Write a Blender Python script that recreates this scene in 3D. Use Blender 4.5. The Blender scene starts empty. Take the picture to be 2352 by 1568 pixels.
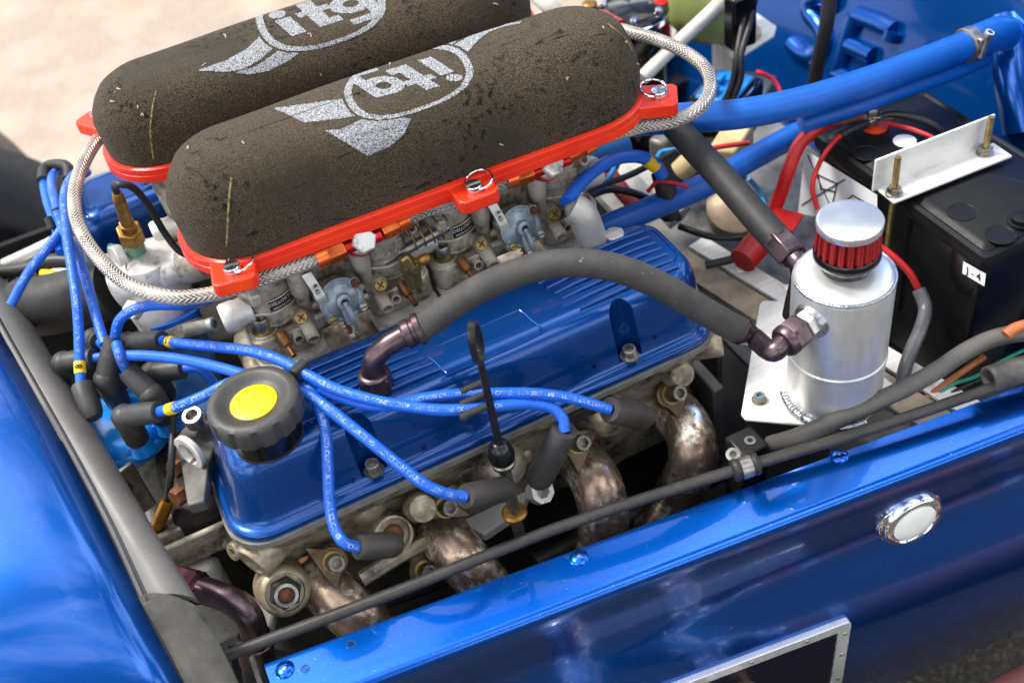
import bpy, bmesh, math, random
from mathutils import Vector, Matrix
from mathutils.bvhtree import BVHTree
random.seed(7)
V = Vector
scene = bpy.context.scene
COL = scene.collection

# ---------------------------------------------------------------- camera
CAMROT = ((0.89487545, -0.42421232, -0.13871495),
          (-0.3866849, -0.58171444, -0.71559982),
          (0.22287377, 0.69401169, -0.68459847))
FPX = 2506.0
CAMPOS = V((-0.14822987, -0.59186556, 0.6809858))
cam_data = bpy.data.cameras.new('camera')
cam = bpy.data.objects.new('camera', cam_data)
COL.objects.link(cam)
R0, R1, R2 = (V(r) for r in CAMROT)
cam.matrix_world = Matrix(((R0.x, -R1.x, -R2.x, CAMPOS.x), (R0.y, -R1.y, -R2.y, CAMPOS.y),
                           (R0.z, -R1.z, -R2.z, CAMPOS.z), (0, 0, 0, 1)))
cam_data.sensor_width = 36.0
cam_data.lens = 36.0 * FPX / 2352.0
cam_data.clip_start = 0.02
cam_data.clip_end = 400.0
cam_data.dof.use_dof = True
cam_data.dof.focus_distance = 0.93
cam_data.dof.aperture_fstop = 4.0
cam_data.dof.aperture_blades = 7
scene.camera = cam

# ---------------------------------------------------------------- sky, sun, exposure
SUN_EL, SUN_AZ = math.radians(57), math.radians(-48)
world = bpy.data.worlds.new('World')
scene.world = world
world.use_nodes = True
wt = world.node_tree
wt.nodes.clear()
def wn(t, **k):
    n = wt.nodes.new(t)
    for a, b in k.items():
        setattr(n, a, b)
    return n
sky = wn('ShaderNodeTexSky', sky_type='NISHITA', sun_disc=False, sun_elevation=SUN_EL, sun_rotation=SUN_AZ)
sky.air_density = 1.0; sky.dust_density = .6
tc = wn('ShaderNodeTexCoord')
mp = wn('ShaderNodeMapping'); mp.inputs['Scale'].default_value = (1, 1, 1.9)
cn = wn('ShaderNodeTexNoise'); cn.inputs['Scale'].default_value = 2.1; cn.inputs['Detail'].default_value = 7; cn.inputs['Roughness'].default_value = .55
cr = wn('ShaderNodeValToRGB')
cr.color_ramp.elements[0].position = .47; cr.color_ramp.elements[1].position = .60
mx = wn('ShaderNodeMix', data_type='RGBA')
mx.inputs[7].default_value = (22, 22, 22.2, 1)
bg = wn('ShaderNodeBackground'); bg.inputs['Strength'].default_value = 0.095
wo = wn('ShaderNodeOutputWorld')
L = wt.links.new
L(tc.outputs['Generated'], mp.inputs['Vector']); L(mp.outputs[0], cn.inputs['Vector'])
L(cn.outputs['Fac'], cr.inputs[0]); L(cr.outputs[0], mx.inputs[0])
L(sky.outputs[0], mx.inputs[6]); L(mx.outputs[2], bg.inputs['Color']); L(bg.outputs[0], wo.inputs[0])
sun_d = bpy.data.lights.new('sun', 'SUN')
sun_d.energy = 2.9; sun_d.angle = math.radians(15); sun_d.color = (1, .95, .87)
sun = bpy.data.objects.new('sun', sun_d); COL.objects.link(sun)
sdir = V((math.cos(SUN_EL) * math.sin(SUN_AZ), math.cos(SUN_EL) * math.cos(SUN_AZ), math.sin(SUN_EL)))
sun.rotation_euler = sdir.to_track_quat('Z', 'Y').to_euler()
sun.location = sdir * 5
vs = scene.view_settings
vs.view_transform = 'Standard'; vs.look = 'None'; vs.gamma = 1.0; vs.use_curve_mapping = False
vs.exposure = 0.68
scene.cycles.use_denoising = True
scene.cycles.max_bounces = 8
scene.cycles.sample_clamp_indirect = 6.0
scene.cycles.caustics_reflective = False
scene.cycles.caustics_refractive = False

# ---------------------------------------------------------------- placing helpers
def ray(u, v):
    return R0 * ((u - 1176) / FPX) + R1 * ((v - 784) / FPX) + R2
def at(u, v, z):                       # the point of height z seen along that line of sight
    d = ray(u, v); return CAMPOS + d * ((z - CAMPOS.z) / d.z)
def aty(u, v, y):
    d = ray(u, v); return CAMPOS + d * ((y - CAMPOS.y) / d.y)
def atx(u, v, x):
    d = ray(u, v); return CAMPOS + d * ((x - CAMPOS.x) / d.x)
X, Y, Z = V((1, 0, 0)), V((0, 1, 0)), V((0, 0, 1))
VIEW = V((-.05, -.65, .75)).normalized()      # roughly where one looks from

def basis(d):
    d = d.normalized()
    a = Z if abs(d.z) < .9 else X
    e1 = a.cross(d).normalized()
    return e1, d.cross(e1).normalized(), d

# ---------------------------------------------------------------- materials
MATS = {}
def srgb(h):
    if isinstance(h, str):
        c = [int(h[i:i + 2], 16) / 255 for i in (0, 2, 4)]
    else:
        c = list(h)
    return tuple(x / 12.92 if x <= .04045 else ((x + .055) / 1.055) ** 2.4 for x in c) + (1,)

class NT:
    def __init__(s, name):
        s.m = bpy.data.materials.new(name); s.m.use_nodes = True
        s.t = s.m.node_tree; s.n = s.t.nodes; s.b = s.n['Principled BSDF']
        s.tc = s.n.new('ShaderNodeTexCoord')
    def node(s, t, **k):
        n = s.n.new(t)
        for a, b in k.items(): setattr(n, a, b)
        return n
    def l(s, a, b): s.t.links.new(a, b)
    def noise(s, scale, detail=4, rough=.55, stretch=None, dist=0):
        n = s.node('ShaderNodeTexNoise'); n.inputs['Scale'].default_value = scale
        n.inputs['Detail'].default_value = detail; n.inputs['Roughness'].default_value = rough
        n.inputs['Distortion'].default_value = dist
        src = s.tc.outputs['Object']
        if stretch:
            m = s.node('ShaderNodeMapping'); m.inputs['Scale'].default_value = stretch
            s.l(src, m.inputs[0]); src = m.outputs[0]
        s.l(src, n.inputs['Vector'])
        return n.outputs['Fac']
    def ramp(s, fac, p0, p1, c0=(0, 0, 0, 1), c1=(1, 1, 1, 1)):
        r = s.node('ShaderNodeValToRGB'); e = r.color_ramp.elements
        e[0].position = p0; e[1].position = p1; e[0].color = c0; e[1].color = c1
        s.l(fac, r.inputs[0]); return r.outputs[0]
    def mix(s, fac, a, b):
        m = s.node('ShaderNodeMix', data_type='RGBA')
        for i, x in ((0, fac), (6, a), (7, b)):
            if hasattr(x, 'links'): s.l(x, m.inputs[i])
            else: m.inputs[i].default_value = x
        return m.outputs[2]
    def math(s, op, a, b=0.0):
        m = s.node('ShaderNodeMath', operation=op)
        for i, x in enumerate((a, b)):
            if hasattr(x, 'links'): s.l(x, m.inputs[i])
            else: m.inputs[i].default_value = x
        return m.outputs[0]
    def bump(s, h, strength, dist=.001, prev=None):
        b = s.node('ShaderNodeBump'); b.inputs['Strength'].default_value = strength; b.inputs['Distance'].default_value = dist
        s.l(h, b.inputs['Height'])
        if prev: s.l(prev, b.inputs['Normal'])
        s.l(b.outputs[0], s.b.inputs['Normal']); return b.outputs[0]

def mat(name, col, rough=.5, metal=0., col2=None, scale=60, spread=(.4, .65), bump=0, bscale=600, bdist=.001, coat=0, rvar=.12,
        dirt=None, dscale=35, drange=(.52, .7), spec=None, stretch=None, trans=0):
    if name in MATS: return MATS[name]
    t = NT(name); b = t.b
    c1 = srgb(col)
    c2 = srgb(col2) if col2 else tuple(x * .72 for x in c1[:3]) + (1,)
    c = t.mix(t.ramp(t.noise(scale, 5, .6, stretch), spread[0], spread[1]), c1, c2)
    rsock = None
    rn = t.noise(scale * 2.3, 4)
    rr = t.math('MULTIPLY_ADD', rn, rvar * 2)
    rr.node.inputs[2].default_value = rough - rvar
    if dirt:
        f = t.ramp(t.noise(dscale, 6, .65), drange[0], drange[1])
        c = t.mix(f, c, srgb(dirt))
        rr = t.math('ADD', rr, t.math('MULTIPLY', f, .18))
        if metal: t.l(t.math('MULTIPLY_ADD', f, -metal * .65), b.inputs['Metallic']); 
        if metal: b.inputs['Metallic'].links[0].from_node.inputs[2].default_value = metal
    elif metal: b.inputs['Metallic'].default_value = metal
    t.l(c, b.inputs['Base Color']); t.l(rr, b.inputs['Roughness'])
    if bump: t.bump(t.noise(bscale, 3, .6), bump, bdist)
    if coat:
        b.inputs['Coat Weight'].default_value = coat; b.inputs['Coat Roughness'].default_value = .03
    if spec is not None: b.inputs['Specular IOR Level'].default_value = spec
    if trans: b.inputs['Transmission Weight'].default_value = trans
    MATS[name] = t.m
    return t.m

def paint(name, col, col2, specks=.0, flake=.35, rough=.32, metal=.35):
    t = NT(name); b = t.b
    c = t.mix(t.ramp(t.noise(3500, 2, .5), .35, .7), srgb(col), srgb(col2))
    if specks:
        f = t.math('MULTIPLY', t.ramp(t.noise(420, 2, .6), .70, .73), t.ramp(t.noise(22, 4, .6), .46, .62))
        g = t.math('MULTIPLY', t.ramp(t.noise(900, 2), .73, .75), specks)
        f = t.math('MAXIMUM', t.math('MULTIPLY', f, specks), g)
        c = t.mix(f, c, srgb('c9cfe0'))
        s2 = t.ramp(t.noise(9, 6, .7, (1, 6, 6), 1.2), .52, .70)
        t.l(t.math('MULTIPLY_ADD', s2, .12), b.inputs['Coat Roughness'])
        b.inputs['Coat Roughness'].links[0].from_node.inputs[2].default_value = .035
    else:
        b.inputs['Coat Roughness'].default_value = .03
    t.l(c, b.inputs['Base Color'])
    b.inputs['Metallic'].default_value = metal; b.inputs['Roughness'].default_value = rough
    b.inputs['Coat Weight'].default_value = .9; b.inputs['Coat IOR'].default_value = 1.4
    b.inputs['Specular IOR Level'].default_value = .25
    bm_ = t.node('ShaderNodeBump'); bm_.inputs['Strength'].default_value = .035; bm_.inputs['Distance'].default_value = .002
    t.l(t.noise(55, 3), bm_.inputs['Height']); t.l(bm_.outputs[0], b.inputs['Coat Normal'])
    MATS[name] = t.m
    return t.m

def uvsep(t):
    uv = t.node('ShaderNodeUVMap'); s = t.node('ShaderNodeSeparateXYZ'); t.l(uv.outputs[0], s.inputs[0])
    return s.outputs[0], s.outputs[1]

def braid_mat():
    t = NT('braided_steel'); b = t.b
    u, v = uvsep(t)                       # u: 0..1 round the hose, v: metres along it
    a = t.math('MULTIPLY', u, 2 * math.pi * 12)
    c = t.math('MULTIPLY', v, 2 * math.pi / .0046)
    s1 = t.math('SINE', t.math('ADD', a, c)); s2 = t.math('SINE', t.math('SUBTRACT', a, c))
    fl = t.math('GREATER_THAN', t.math('SINE', t.math('MULTIPLY', u, 2 * math.pi * 6)), 0)
    h = t.math('MAXIMUM', t.math('MULTIPLY', s1, fl), t.math('MULTIPLY', s2, t.math('SUBTRACT', 1.0, fl)))
    col = t.mix(t.ramp(h, 0.0, .45), srgb('5f564a'), srgb('e6e0d6'))
    col = t.mix(t.ramp(t.noise(30), .45, .7), col, srgb('cfc6b8'))
    t.l(col, b.inputs['Base Color']); b.inputs['Metallic'].default_value = .55; b.inputs['Roughness'].default_value = .36
    t.bump(h, .9, .0008)
    MATS['braid'] = t.m; return t.m

def ribbed_mat():
    t = NT('ribbed_rubber'); b = t.b
    u, v = uvsep(t)
    w = t.math('SINE', t.math('MULTIPLY', v, 2 * math.pi / .0011))
    sm = t.math('FRACT', t.math('ADD', t.math('MULTIPLY', v, 1 / .036), t.math('MULTIPLY', u, 1.0)))
    seam = t.ramp(sm, .0, .018)
    col = t.mix(t.ramp(t.noise(70, 5), .4, .7), srgb('3c3a38'), srgb('484643'))
    col = t.mix(seam, srgb('2c2b2a'), col)
    col = t.mix(t.ramp(t.noise(260, 3), .69, .74), col, srgb('9a9894'))
    t.l(col, b.inputs['Base Color']); b.inputs['Roughness'].default_value = .72
    h = t.math('ADD', t.math('MULTIPLY', w, .35), t.math('MULTIPLY', seam, 1.0))
    t.bump(h, .5, .0006)
    MATS['ribbed'] = t.m; return t.m

def foam_mat():
    t = NT('oiled_foam'); b = t.b
    f = t.noise(1150, 2, .5)
    c = t.mix(t.ramp(f, .36, .68), srgb('15120d'), srgb('655846'))
    c = t.mix(t.ramp(t.noise(9, 5, .6), .45, .7), c, srgb('3a342b'))
    c = t.mix(t.ramp(t.noise(70, 6, .75, None, .6), .66, .72), c, srgb('1b1712'))
    c = t.mix(t.ramp(t.noise(420, 3, .6), .735, .76), c, srgb('9c9377'))
    pit = t.math('MULTIPLY', t.ramp(t.noise(190, 5, .7), .54, .60), t.ramp(t.noise(17, 4, .6, None, .8), .54, .62))
    c = t.mix(pit, c, srgb('15120e'))
    c = t.mix(t.ramp(t.noise(28, 3, .6, (1, 5, 5), 1.5), .64, .69), c, srgb('1c1813'))
    t.l(c, b.inputs['Base Color']); b.inputs['Roughness'].default_value = .95; b.inputs['Specular IOR Level'].default_value = .15
    b.inputs['Sheen Weight'].default_value = .06; b.inputs['Sheen Roughness'].default_value = .5
    n1 = t.bump(f, .55, .0015)
    n2 = t.bump(t.noise(60, 5, .7), .35, .004, n1)
    t.bump(t.math('MULTIPLY', pit, -1.0), .6, .003, n2)
    MATS['foam'] = t.m; return t.m

def print_mat():
    t = NT('sprayed_white_print'); b = t.b
    f = t.noise(1100, 2, .5)
    c = t.mix(t.ramp(f, .40, .60), srgb('413c36'), srgb('b2b5ba'))
    t.l(c, b.inputs['Base Color']); b.inputs['Roughness'].default_value = .9
    t.bump(f, .6, .0012)
    MATS['print'] = t.m; return t.m

def exhaust_mat():
    t = NT('heat_stained_sunlit_steel'); b = t.b
    c = t.mix(t.ramp(t.noise(28, 5, .6), .35, .7), srgb('a8917c'), srgb('7a675b'))
    c = t.mix(t.ramp(t.noise(40, 7, .72), .5, .58), c, srgb('efe4d0'))  # pale patches: sunlight falling between the parts, painted onto the steel
    c = t.mix(t.ramp(t.noise(130, 5, .7), .58, .68), c, srgb('5a4a42'))
    c = t.mix(t.ramp(t.noise(17, 3, .6), .56, .68), c, srgb('8f6a50'))
    t.l(c, b.inputs['Base Color']); b.inputs['Metallic'].default_value = .8
    r = t.math('MULTIPLY_ADD', t.noise(60, 5), .4); r.node.inputs[2].default_value = .08
    t.l(r, b.inputs['Roughness']); t.bump(t.noise(500, 4), .15, .0006)
    MATS['exhaust'] = t.m; return t.m

def ground_mat():
    t = NT('pale_tarmac'); b = t.b
    c = t.mix(t.ramp(t.noise(180, 4, .7), .35, .68), srgb('b3a393'), srgb('86796b'))
    c = t.mix(t.ramp(t.noise(6, 4), .4, .7), c, srgb('b7a696'))
    t.l(c, b.inputs['Base Color']); b.inputs['Roughness'].default_value = .9
    t.bump(t.noise(160, 4, .7), .5, .006)
    MATS['ground'] = t.m; return t.m

def wear_text_mat():
    t = NT('worn_white_lettering'); b = t.b
    c = t.mix(t.ramp(t.noise(160, 4, .7), .36, .56), srgb('b9cdf0'), srgb('2f6fd0'))
    t.l(c, b.inputs['Base Color']); b.inputs['Roughness'].default_value = .55
    MATS['leadtext'] = t.m; return t.m

BLUE = paint('blue_engine_paint', '003a80', '004c98', metal=.55, rough=.32, specks=.25)
BODY = paint('blue_body_paint', '0054bc', '006ad4', specks=1.0, metal=.92, rough=.24)
NOSE = paint('blue_nose_paint', '00489c', '005ab2', metal=.65, rough=.22, specks=.15)
FOAM, PRINT, BRAID, RIB, EXH, GROUND, LTEXT = foam_mat(), print_mat(), braid_mat(), ribbed_mat(), exhaust_mat(), ground_mat(), wear_text_mat()
RED = mat('red_plate', 'f03a14', .38, 0, 'e22c0e', 20, bump=.05, bscale=300, coat=.15, dirt='8f2a18', dscale=70, drange=(.64, .76))
CAST = mat('cast_aluminium', 'cfc6b6', .46, .45, 'aca08d', 45, bump=.35, bscale=900, dirt='4f3f2a', dscale=48, drange=(.47, .68))
CASTL = mat('pale_cast_aluminium', 'e0ddd6', .45, .4, 'c8c3b9', 55, bump=.3, bscale=800, dirt='6f6658', dscale=60, drange=(.56, .74))
CASTD = mat('dirty_cast_iron', '3a352f', .6, .4, '26221d', 40, bump=.4, bscale=700, dirt='2b2119', dscale=30, drange=(.45, .65))
HEADM = mat('oily_head_casting', 'b8ab92', .45, .5, '93866f', 45, bump=.35, bscale=850, dirt='2a241b', dscale=34, drange=(.45, .66))
ZINC = mat('blue_grey_zinc', '9fadb3', .42, .45, '727f86', 60, bump=.15, bscale=700, dirt='57544b', dscale=70, drange=(.55, .7))
STEEL = mat('plain_steel', 'b5b1a9', .34, .95, '8f8a80', 90, bump=.1, bscale=900)
RUST = mat('rusty_steel', '7a4a2c', .65, .5, '4d3021', 160, bump=.4, bscale=900)
OLDALU = mat('old_sheet_aluminium', '8f8c86', .5, .4, '6f6c66', 25, dirt='4a4640', dscale=20, drange=(.5, .7))
SCHROME = mat('satin_chrome', 'f4f4f2', .2, .85, 'ecece9', 30, rvar=.03)
CHROME = mat('chrome', 'eef0f2', .06, 1., 'e2e4e6', 30, rvar=.02)
BRASS = mat('tarnished_brass', 'a9813f', .42, .85, '82602c', 120, bump=.15, bscale=800, dirt='5d4525', dscale=80, drange=(.55, .72))
GOLDZ = mat('yellow_zinc', 'a8915a', .38, .85, '7f6d45', 120, dirt='574a31', dscale=90, drange=(.55, .7))
VERD = mat('verdigris_brass', '6fb7a0', .7, .15, '8a8a58', 160, bump=.4, bscale=900)
RUBBER = mat('black_rubber', '222120', .6, 0, '2b2a28', 70, bump=.08, bscale=500)
BOOT = mat('grey_rubber_boot', '383736', .5, 0, '2f2e2d', 60, bump=.06, bscale=400, dirt='56534e', dscale=45, drange=(.58, .75))
BOOTB = mat('brown_grey_boot', '3d3833', .52, 0, '302c28', 60, bump=.06, bscale=400)
SEAL = mat('weathered_grey_seal', '716e6a', .5, 0, '625f5b', 12, bump=.05, bscale=260, dirt='4a4744', dscale=30, drange=(.64, .74))
TAPE = mat('dusty_cloth_tape', '3f3d38', .75, 0, '55524a', 40, bump=.4, bscale=500)
PLASTIC = mat('gloss_black_plastic', '0e0e10', .16, 0, '141416', 60, rvar=.05)
BATTOP = mat('satin_black_plastic', '0c0d0f', .45, 0, '131416', 60, bump=.06, bscale=900, rvar=.08, spec=.25)
BLACKM = mat('black_painted_metal', '161616', .4, .2, '222120', 70)
DARK = mat('shade_black_underbody', '0a0908', .85, 0, '100e0c', 30)
PURPLE = mat('dark_anodised', '6b5a5e', .32, .9, '54464a', 80, rvar=.06)
ORANGE = mat('orange_anodised', 'ee7438', .28, .8, 'dc5f28', 60, rvar=.06)
REDAN = mat('red_anodised', 'd01d17', .3, .6, 'b4140f', 60, rvar=.06)
ALU = mat('sheet_aluminium', 'f0eee8', .42, .15, 'dedbd4', 30, bump=.05, bscale=500, stretch=(1, 6, 1), dirt='b3ada3', dscale=25, drange=(.58, .78))
CAN = mat('brushed_tank_aluminium', 'e4e4e2', .38, .7, 'cfcfcc', 24, spread=(.35, .7), stretch=(2.5, 2.5, .5), bump=.04, bscale=1200, rvar=.14, dirt='9a958b', dscale=60, drange=(.6, .8))
WELD = mat('weld_bead', 'b9bcc0', .3, .95, '8f9298', 200, bump=.3, bscale=500)
SILI = mat('blue_silicone_hose', '0358b4', .4, 0, '034ea4', 30, bump=.05, bscale=120, spec=.4, dirt='2f66b4', dscale=40, drange=(.62, .8))
LEAD = mat('blue_ignition_lead', '1a66d6', .42, 0, '165ecb', 60, dirt='5b6a92', dscale=55, drange=(.6, .74))
DISTB = mat('light_blue_cap', '1286de', .25, 0, '0f78ca', 40, coat=.5)
SILIOLD = mat('old_blue_hose', '1f6aa8', .5, 0, '1a5a92', 50, dirt='39566c', dscale=50, drange=(.5, .7))
YTAG = mat('yellow_marker', 'efc414', .5, 0, 'e5b810', 60)
INK = mat('black_ink', '151515', .6)
YELLOW = mat('yellow_sticker', 'f3d70c', .35, 0, 'e2c200', 90)
WHITE = mat('white_label', 'f8f9fb', .4, 0, 'f2f3f6', 50)
REDW = mat('red_cable', 'c9211d', .42, 0, 'b51a18', 60)
REDC = mat('red_filter_cotton', 'b01a1e', .7, 0, '7d1014', 400, bump=.5, bscale=1500)
GREENP = mat('green_fluid_plastic', 'a9b867', .35, 0, 'b9c07c', 20, trans=.15)
CREAM = mat('cream_plastic', 'd9c794', .45, 0, 'c8b47e', 40)
WPIPE = mat('white_nylon_pipe', 'd8d6cd', .4, 0, 'c4c1b6', 40)
BLUEMOD = mat('bright_blue_plastic', '1f86d8', .3, 0, '1873c2', 40)
TYRE = mat('tyre_rubber', '1b1a1a', .7, 0, '242322', 30, bump=.2, bscale=300)
DUSTY = mat('dusty_tread', '6a6058', .85, 0, '7c7268', 30, bump=.2, bscale=200)
WINGB = mat('gloss_black_wing', '090a0c', .45, 0, '0d0e12', 30, spec=.25)
LENS = mat('clear_ribbed_lens', 'f4f5f0', .14, 0, 'eceee6', 50, coat=.5)
GASK = mat('grey_gasket', '7d7a75', .7, 0, '66635e', 60)
WIREG = mat('green_wire', '1d8a78', .45); WIREB = mat('brown_wire', 'b0663c', .45); WIREK = mat('black_wire', '1c1c1d', .45)
WIRELB = mat('sky_blue_wire', '2f8fd0', .45)
OLDPIPE = mat('brown_heat_shield', '8d5a4c', .45, .3, '7a4c40', 20)

# ---------------------------------------------------------------- mesh builder
def smoothpath(pts, seg=6, closed=False):
    pts = [V(p) for p in pts]
    n = len(pts)
    if n < 3: 
        return [pts[0].lerp(pts[1], k / seg) for k in range(seg + 1)]
    out = []
    rng = range(n if closed else n - 1)
    for i in rng:
        p0 = pts[(i - 1) % n] if (closed or i > 0) else pts[0] * 2 - pts[1]
        p1, p2 = pts[i], pts[(i + 1) % n]
        p3 = pts[(i + 2) % n] if (closed or i + 2 < n) else pts[-1] * 2 - pts[-2]
        t1, t2, t3 = [0, 0, 0], 0, 0
        d1 = max((p1 - p0).length, 1e-6) ** .5; d2 = max((p2 - p1).length, 1e-6) ** .5; d3 = max((p3 - p2).length, 1e-6) ** .5
        m1 = (p2 - p1) / d2 if d2 else V(); 
        m1 = ((p1 - p0) / d1 - (p2 - p0) / (d1 + d2) + (p2 - p1) / d2) * d2
        m2 = ((p2 - p1) / d2 - (p3 - p1) / (d2 + d3) + (p3 - p2) / d3) * d2
        for k in range(seg):
            t = k / seg; t2 = t * t; t3 = t2 * t
            out.append(p1 * (2 * t3 - 3 * t2 + 1) + m1 * (t3 - 2 * t2 + t) + p2 * (-2 * t3 + 3 * t2) + m2 * (t3 - t2))
    if not closed: out.append(pts[-1].copy())
    return out

def frames(path, closed=False):
    n = len(path); T = []
    for i in range(n):
        a = path[(i - 1) % n] if (closed or i) else path[0]
        b = path[(i + 1) % n] if (closed or i < n - 1) else path[-1]
        T.append((b - a).normalized())
    e = basis(T[0])[0]; out = []
    for t in T:
        e = (e - t * e.dot(t))
        e = e.normalized() if e.length > 1e-6 else basis(t)[0]
        out.append((e.copy(), t.cross(e).normalized(), t))
    return out

class B:
    def __init__(s):
        s.v, s.f, s.uv = [], [], {}
    def add(s, vs, fs):
        o = len(s.v); s.v += [V(p) for p in vs]; s.f += [tuple(i + o for i in f) for f in fs]; return s
    def box(s, c, size, R=None):
        c = V(c); hx, hy, hz = (q / 2 for q in size)
        e = R if R else (X, Y, Z)
        vs = [c + e[0] * (hx * a) + e[1] * (hy * b) + e[2] * (hz * d) for d in (-1, 1) for b in (-1, 1) for a in (-1, 1)]
        return s.add(vs, [(0, 2, 3, 1), (4, 5, 7, 6), (0, 1, 5, 4), (2, 6, 7, 3), (0, 4, 6, 2), (1, 3, 7, 5)])
    def rings(s, rings, cap0=True, cap1=True, closed=False):
        n = len(rings[0]); o = len(s.v)
        for r in rings: s.v += [V(p) for p in r]
        m = len(rings)
        for i in range(m if closed else m - 1):
            for k in range(n):
                a, b = o + i * n + k, o + i * n + (k + 1) % n
                c, d = o + ((i + 1) % m) * n + (k + 1) % n, o + ((i + 1) % m) * n + k
                s.f.append((a, b, c, d))
        if not closed:
            if cap0: s.f.append(tuple(o + k for k in reversed(range(n))))
            if cap1: s.f.append(tuple(o + (m - 1) * n + k for k in range(n)))
        return s
    def lathe(s, o, d, prof, n=32, e1=None, rfun=None):
        o = V(o); a, b, c = basis(V(d))
        if e1 is not None:
            a = (V(e1) - c * V(e1).dot(c)).normalized(); b = c.cross(a)
        rs = []
        for (r, h) in prof:
            r = max(r, 1e-5)
            rs.append([o + c * h + (a * math.cos(q) + b * math.sin(q)) * (r if rfun is None else rfun(r, h, q)) for q in (2 * math.pi * k / n for k in range(n))])
        return s.rings(rs)
    def cyl(s, a, b, r, r2=None, n=20, e1=None):
        a, b = V(a), V(b)
        return s.lathe(a, b - a, [(r, 0), (r if r2 is None else r2, (b - a).length)], n, e1)
    def bolt(s, p, d, r, h, ch=.12, n=6, sock=True):      # hexagon or socket head with chamfer and socket
        d = V(d).normalized()
        pr = [(r, 0), (r, h * (1 - ch * 1.2)), (r * (1 - ch), h)]
        if sock: pr += [(r * .58, h), (r * .52, h * .45), (0, h * .45)]
        return s.lathe(p, d, pr, n)
    def tube(s, pts, r, n=14, seg=6, closed=False, smooth=True, caps=True, uv=False):
        path = smoothpath(pts, seg, closed) if smooth else [V(p) for p in pts]
        fr = frames(path, closed); m = len(path)
        rs = []; o = len(s.v); L_ = [0.]
        for i in range(1, m): L_.append(L_[-1] + (path[i] - path[i - 1]).length)
        for i, (e1, e2, t) in enumerate(fr):
            rr = r(L_[i] / L_[-1]) if callable(r) else r
            rs.append([path[i] + (e1 * math.cos(q) + e2 * math.sin(q)) * rr for q in (2 * math.pi * k / n for k in range(n))])
        f0 = len(s.f)
        s.rings(rs, caps, caps, closed)
        if uv:
            for j in range(f0, f0 + (m - 1) * n):
                i, k = divmod(j - f0, n)
                s.uv[j] = [(k / n, L_[i]), ((k + 1) / n, L_[i]), ((k + 1) / n, L_[i + 1]), (k / n, L_[i + 1])]
        return s
    def prism(s, poly, o, ex, ey, h):                      # outline in the plane o, ex, ey, raised by h
        o, ex, ey = V(o), V(ex).normalized(), V(ey).normalized(); ez = ex.cross(ey)
        lo = [o + ex * p[0] + ey * p[1] for p in poly]
        return s.rings([lo, [p + ez * h for p in lo]])
    def dome(s, o, d, r, h, n=20, k=5):
        return s.lathe(o, d, [(r * math.cos(q), h * math.sin(q)) for q in (math.pi / 2 * i / k for i in range(k + 1))], n)
    def obj(s, name, m, parent=None, ang=38, bevel=0, bseg=2, loc=None):
        me = bpy.data.meshes.new(name)
        me.from_pydata(s.v, [], s.f); me.update()
        bm = bmesh.new(); bm.from_mesh(me)
        bmesh.ops.recalc_face_normals(bm, faces=bm.faces); bm.to_mesh(me); bm.free()
        if s.uv:
            ul = me.uv_layers.new(name='UVMap')
            base = {}
            for pi, p in enumerate(me.polygons):
                if pi in s.uv:
                    vv = {v: c for v, c in zip(s.f[pi], s.uv[pi])}
                    for li in p.loop_indices: ul.data[li].uv = vv[me.loops[li].vertex_index]
        me.materials.append(m)
        if ang is not None:
            for p in me.polygons: p.use_smooth = True
            me.set_sharp_from_angle(angle=math.radians(ang))
        o = bpy.data.objects.new(name, me); COL.objects.link(o)
        if bevel:
            md = o.modifiers.new('bevel', 'BEVEL'); md.width = bevel; md.segments = bseg; md.limit_method = 'ANGLE'; md.angle_limit = math.radians(35)
            md.harden_normals = False
        if parent is not None: attach(o, parent)
        return o

def attach(o, parent):
    o.parent = parent
    o.matrix_parent_inverse = Matrix.Translation(-PLOC.get(parent.name, V((0, 0, 0))))
PLOC = {}
def thing(name, label, cat, loc=(0, 0, 0), group=None):
    e = bpy.data.objects.new(name, None); COL.objects.link(e)
    e.empty_display_size = .01; e.location = loc; PLOC[e.name] = V(loc)
    e['label'] = label; e['category'] = cat
    if group: e['group'] = group
    return e
def tag(o, label, cat, group=None):
    o['label'] = label; o['category'] = cat
    if group: o['group'] = group
    return o
def struct(o): o['kind'] = 'structure'; return o
def copy_tree(o, parent=None):
    c = o.copy(); COL.objects.link(c); c.parent = parent
    for ch in o.children: copy_tree(ch, c)
    return c
def cut(o, cutter):                                        # real boolean, cutter removed afterwards
    me = bpy.data.meshes.new('c'); me.from_pydata(cutter.v, [], cutter.f); me.update()
    bm = bmesh.new(); bm.from_mesh(me); bmesh.ops.recalc_face_normals(bm, faces=bm.faces); bm.to_mesh(me); bm.free()
    c = bpy.data.objects.new('c', me); COL.objects.link(c)
    md = o.modifiers.new('cut', 'BOOLEAN'); md.object = c; md.operation = 'DIFFERENCE'; md.solver = 'EXACT'
    dg = bpy.context.evaluated_depsgraph_get()
    nm = bpy.data.meshes.new_from_object(o.evaluated_get(dg))
    o.modifiers.clear(); old = o.data; o.data = nm
    bpy.data.objects.remove(c); bpy.data.meshes.remove(me); bpy.data.meshes.remove(old)
    for p in nm.polygons: p.use_smooth = True
    nm.set_sharp_from_angle(angle=math.radians(38))

def rrect(x0, x1, y0, y1, r, k=6):
    out = []
    for cx, cy, a in ((x1 - r, y1 - r, 0), (x0 + r, y1 - r, 90), (x0 + r, y0 + r, 180), (x1 - r, y0 + r, 270)):
        for i in range(k + 1):
            q = math.radians(a + 90 * i / k); out.append((cx + r * math.cos(q), cy + r * math.sin(q)))
    return out

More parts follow.
